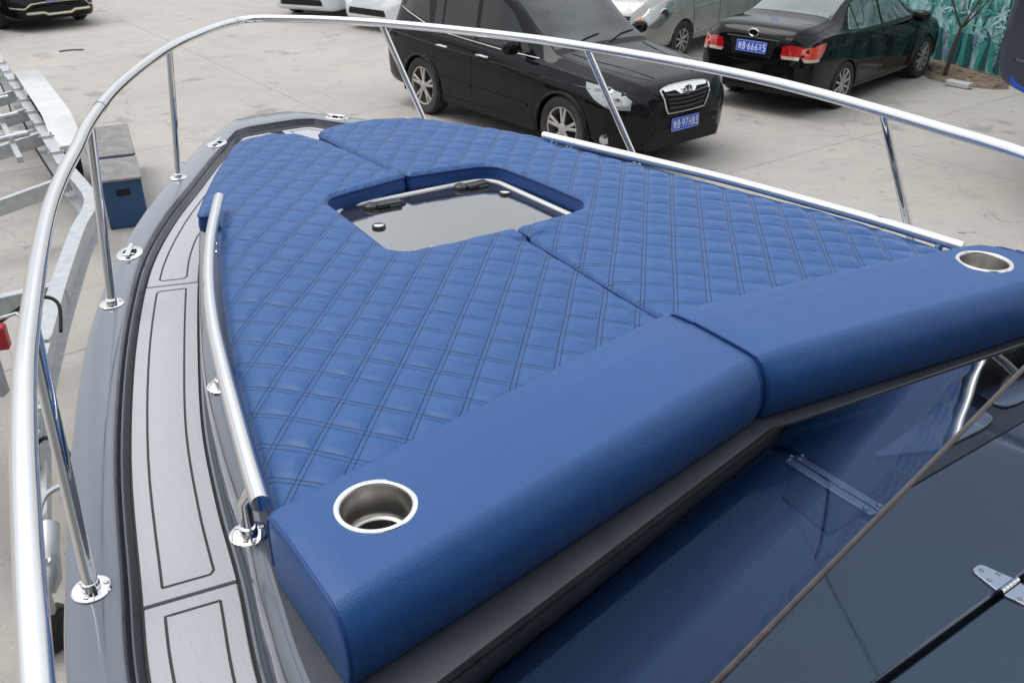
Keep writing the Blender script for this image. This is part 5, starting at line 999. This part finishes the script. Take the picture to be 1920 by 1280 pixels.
mb = MB(); mb.tube(catmull([(-2.25, 3.5, .60), (-2.12, 3.42, .72), (-1.98, 3.32, .70), (-1.90, 3.15, .55), (-1.92, 3.0, .40)], 6), .010, 8); mb.build('brake_hose', M['black'], tr, True)
mb = MB(); mb.bar((-2.45, 4.02, .70), (-2.18, 3.30, .66), .075, .05); mb.build('draw_bar', M['galv'], tr, bevel=.005)
for (x, y) in ((-2.40, 3.88), (-2.30, 3.64), (-2.22, 3.42)):
    mb = MB(); mb.bar((x-.06, y, .73), (x+.06, y+.02, .73), .04, .012); mb.tube([(x, y, .70), (x, y, .755)], .012, 8); mb.build('clamp_plate', M['galv'], tr, True)
wp_ = mb = MB(); mb.bar((-2.75, 4.15, .5), (-2.75, 4.15, 1.15), .07, .07, (1, 0, 0)); mb.build('winch_post', M['galv'], tr, bevel=.004)
mb = MB(); mb.box((-2.61, 4.05, .90), (.10, .07, .13), .3); mb.build('winch_block', M['red_part'], tr, bevel=.012)
mb = MB(); mb.tube([(-2.60, 4.10, .98), (-2.52, 4.12, 1.0), (-2.48, 4.1, .97)], .009, 8); mb.bar((-2.60, 4.2, .80), (-2.44, 4.22, .80), .05, .02); mb.build('winch_handle', M['galv'], tr, True)
mb = MB(); mb.tube(catmull([(-2.75, 4.25, .85), (-2.6, 4.45, .92), (-2.48, 4.45, .9), (-2.42, 4.3, .8)], 6), .010, 8); mb.build('cable', M['black'], tr, True)

# ---- blue step box
sb = thing('step_box', 'long blue wooden box with a slot in its end, beside the trailer', 'box', (-3.9, 8.6, 0)); OFF[sb.name] = (-3.9, 8.6, 0)
e0 = Vector((-3.68, 7.80)); e1 = Vector((-3.37, 7.94)); dv = Vector((-.40, .90)).normalized()
def sq(a, b): q = e0+(e1-e0)*a+dv*b; return (q.x, q.y)
mb = MB(); mb.prism([sq(0, 0), sq(1, 0), sq(1, 1.9), sq(0, 1.9)], .0, .45); o = mb.build('box_body', M['blue_box'], sb, bevel=.01)
mb = MB(); mb.prism([sq(-.03, -.03), sq(1.03, -.03), sq(1.03, .66), sq(-.03, .66)], .452, .475); mb.build('top_board', M['box_top'], sb, bevel=.004)
mb = MB(); mb.prism([sq(-.03, .76), sq(1.03, .76), sq(1.03, 1.92), sq(-.03, 1.92)], .452, .475); mb.build('top_board', M['box_top'], sb, bevel=.004)
sl_ = [sq(a, -.004) for a in (.33, .67)]; mb = MB(); mb.bar((sl_[0][0], sl_[0][1], .34), (sl_[1][0], sl_[1][1], .34), .012, .06); mb.build('hand_slot', M['black'], sb, bevel=.02)

# ---- unseen building, added behind the camera to dim that side and its reflections
ws_ = thing('shade_building', 'unseen grey building added behind the camera to dim light and reflections', 'building', (0, -9, 0)); OFF[ws_.name] = (0, -9, 0)
mb = MB(); mb.prism([(-30, -6), (28, -6), (28, -22), (-30, -22)], 0, 8.5); mb.build('wall', M['wall'], ws_)
mb = MB(); mb.prism([(-30.5, -5.4), (28.5, -5.4), (28.5, -22.5), (-30.5, -22.5)], 8.5, 8.8); mb.build('roof', M['gelcoat_dark'], ws_)
for x in (-20, -8, 4, 16):
    mb = MB(); mb.box((x, -5.97, 2.4), (5, .08, 4.8)); mb.build('roller_door', M['galv'], ws_)
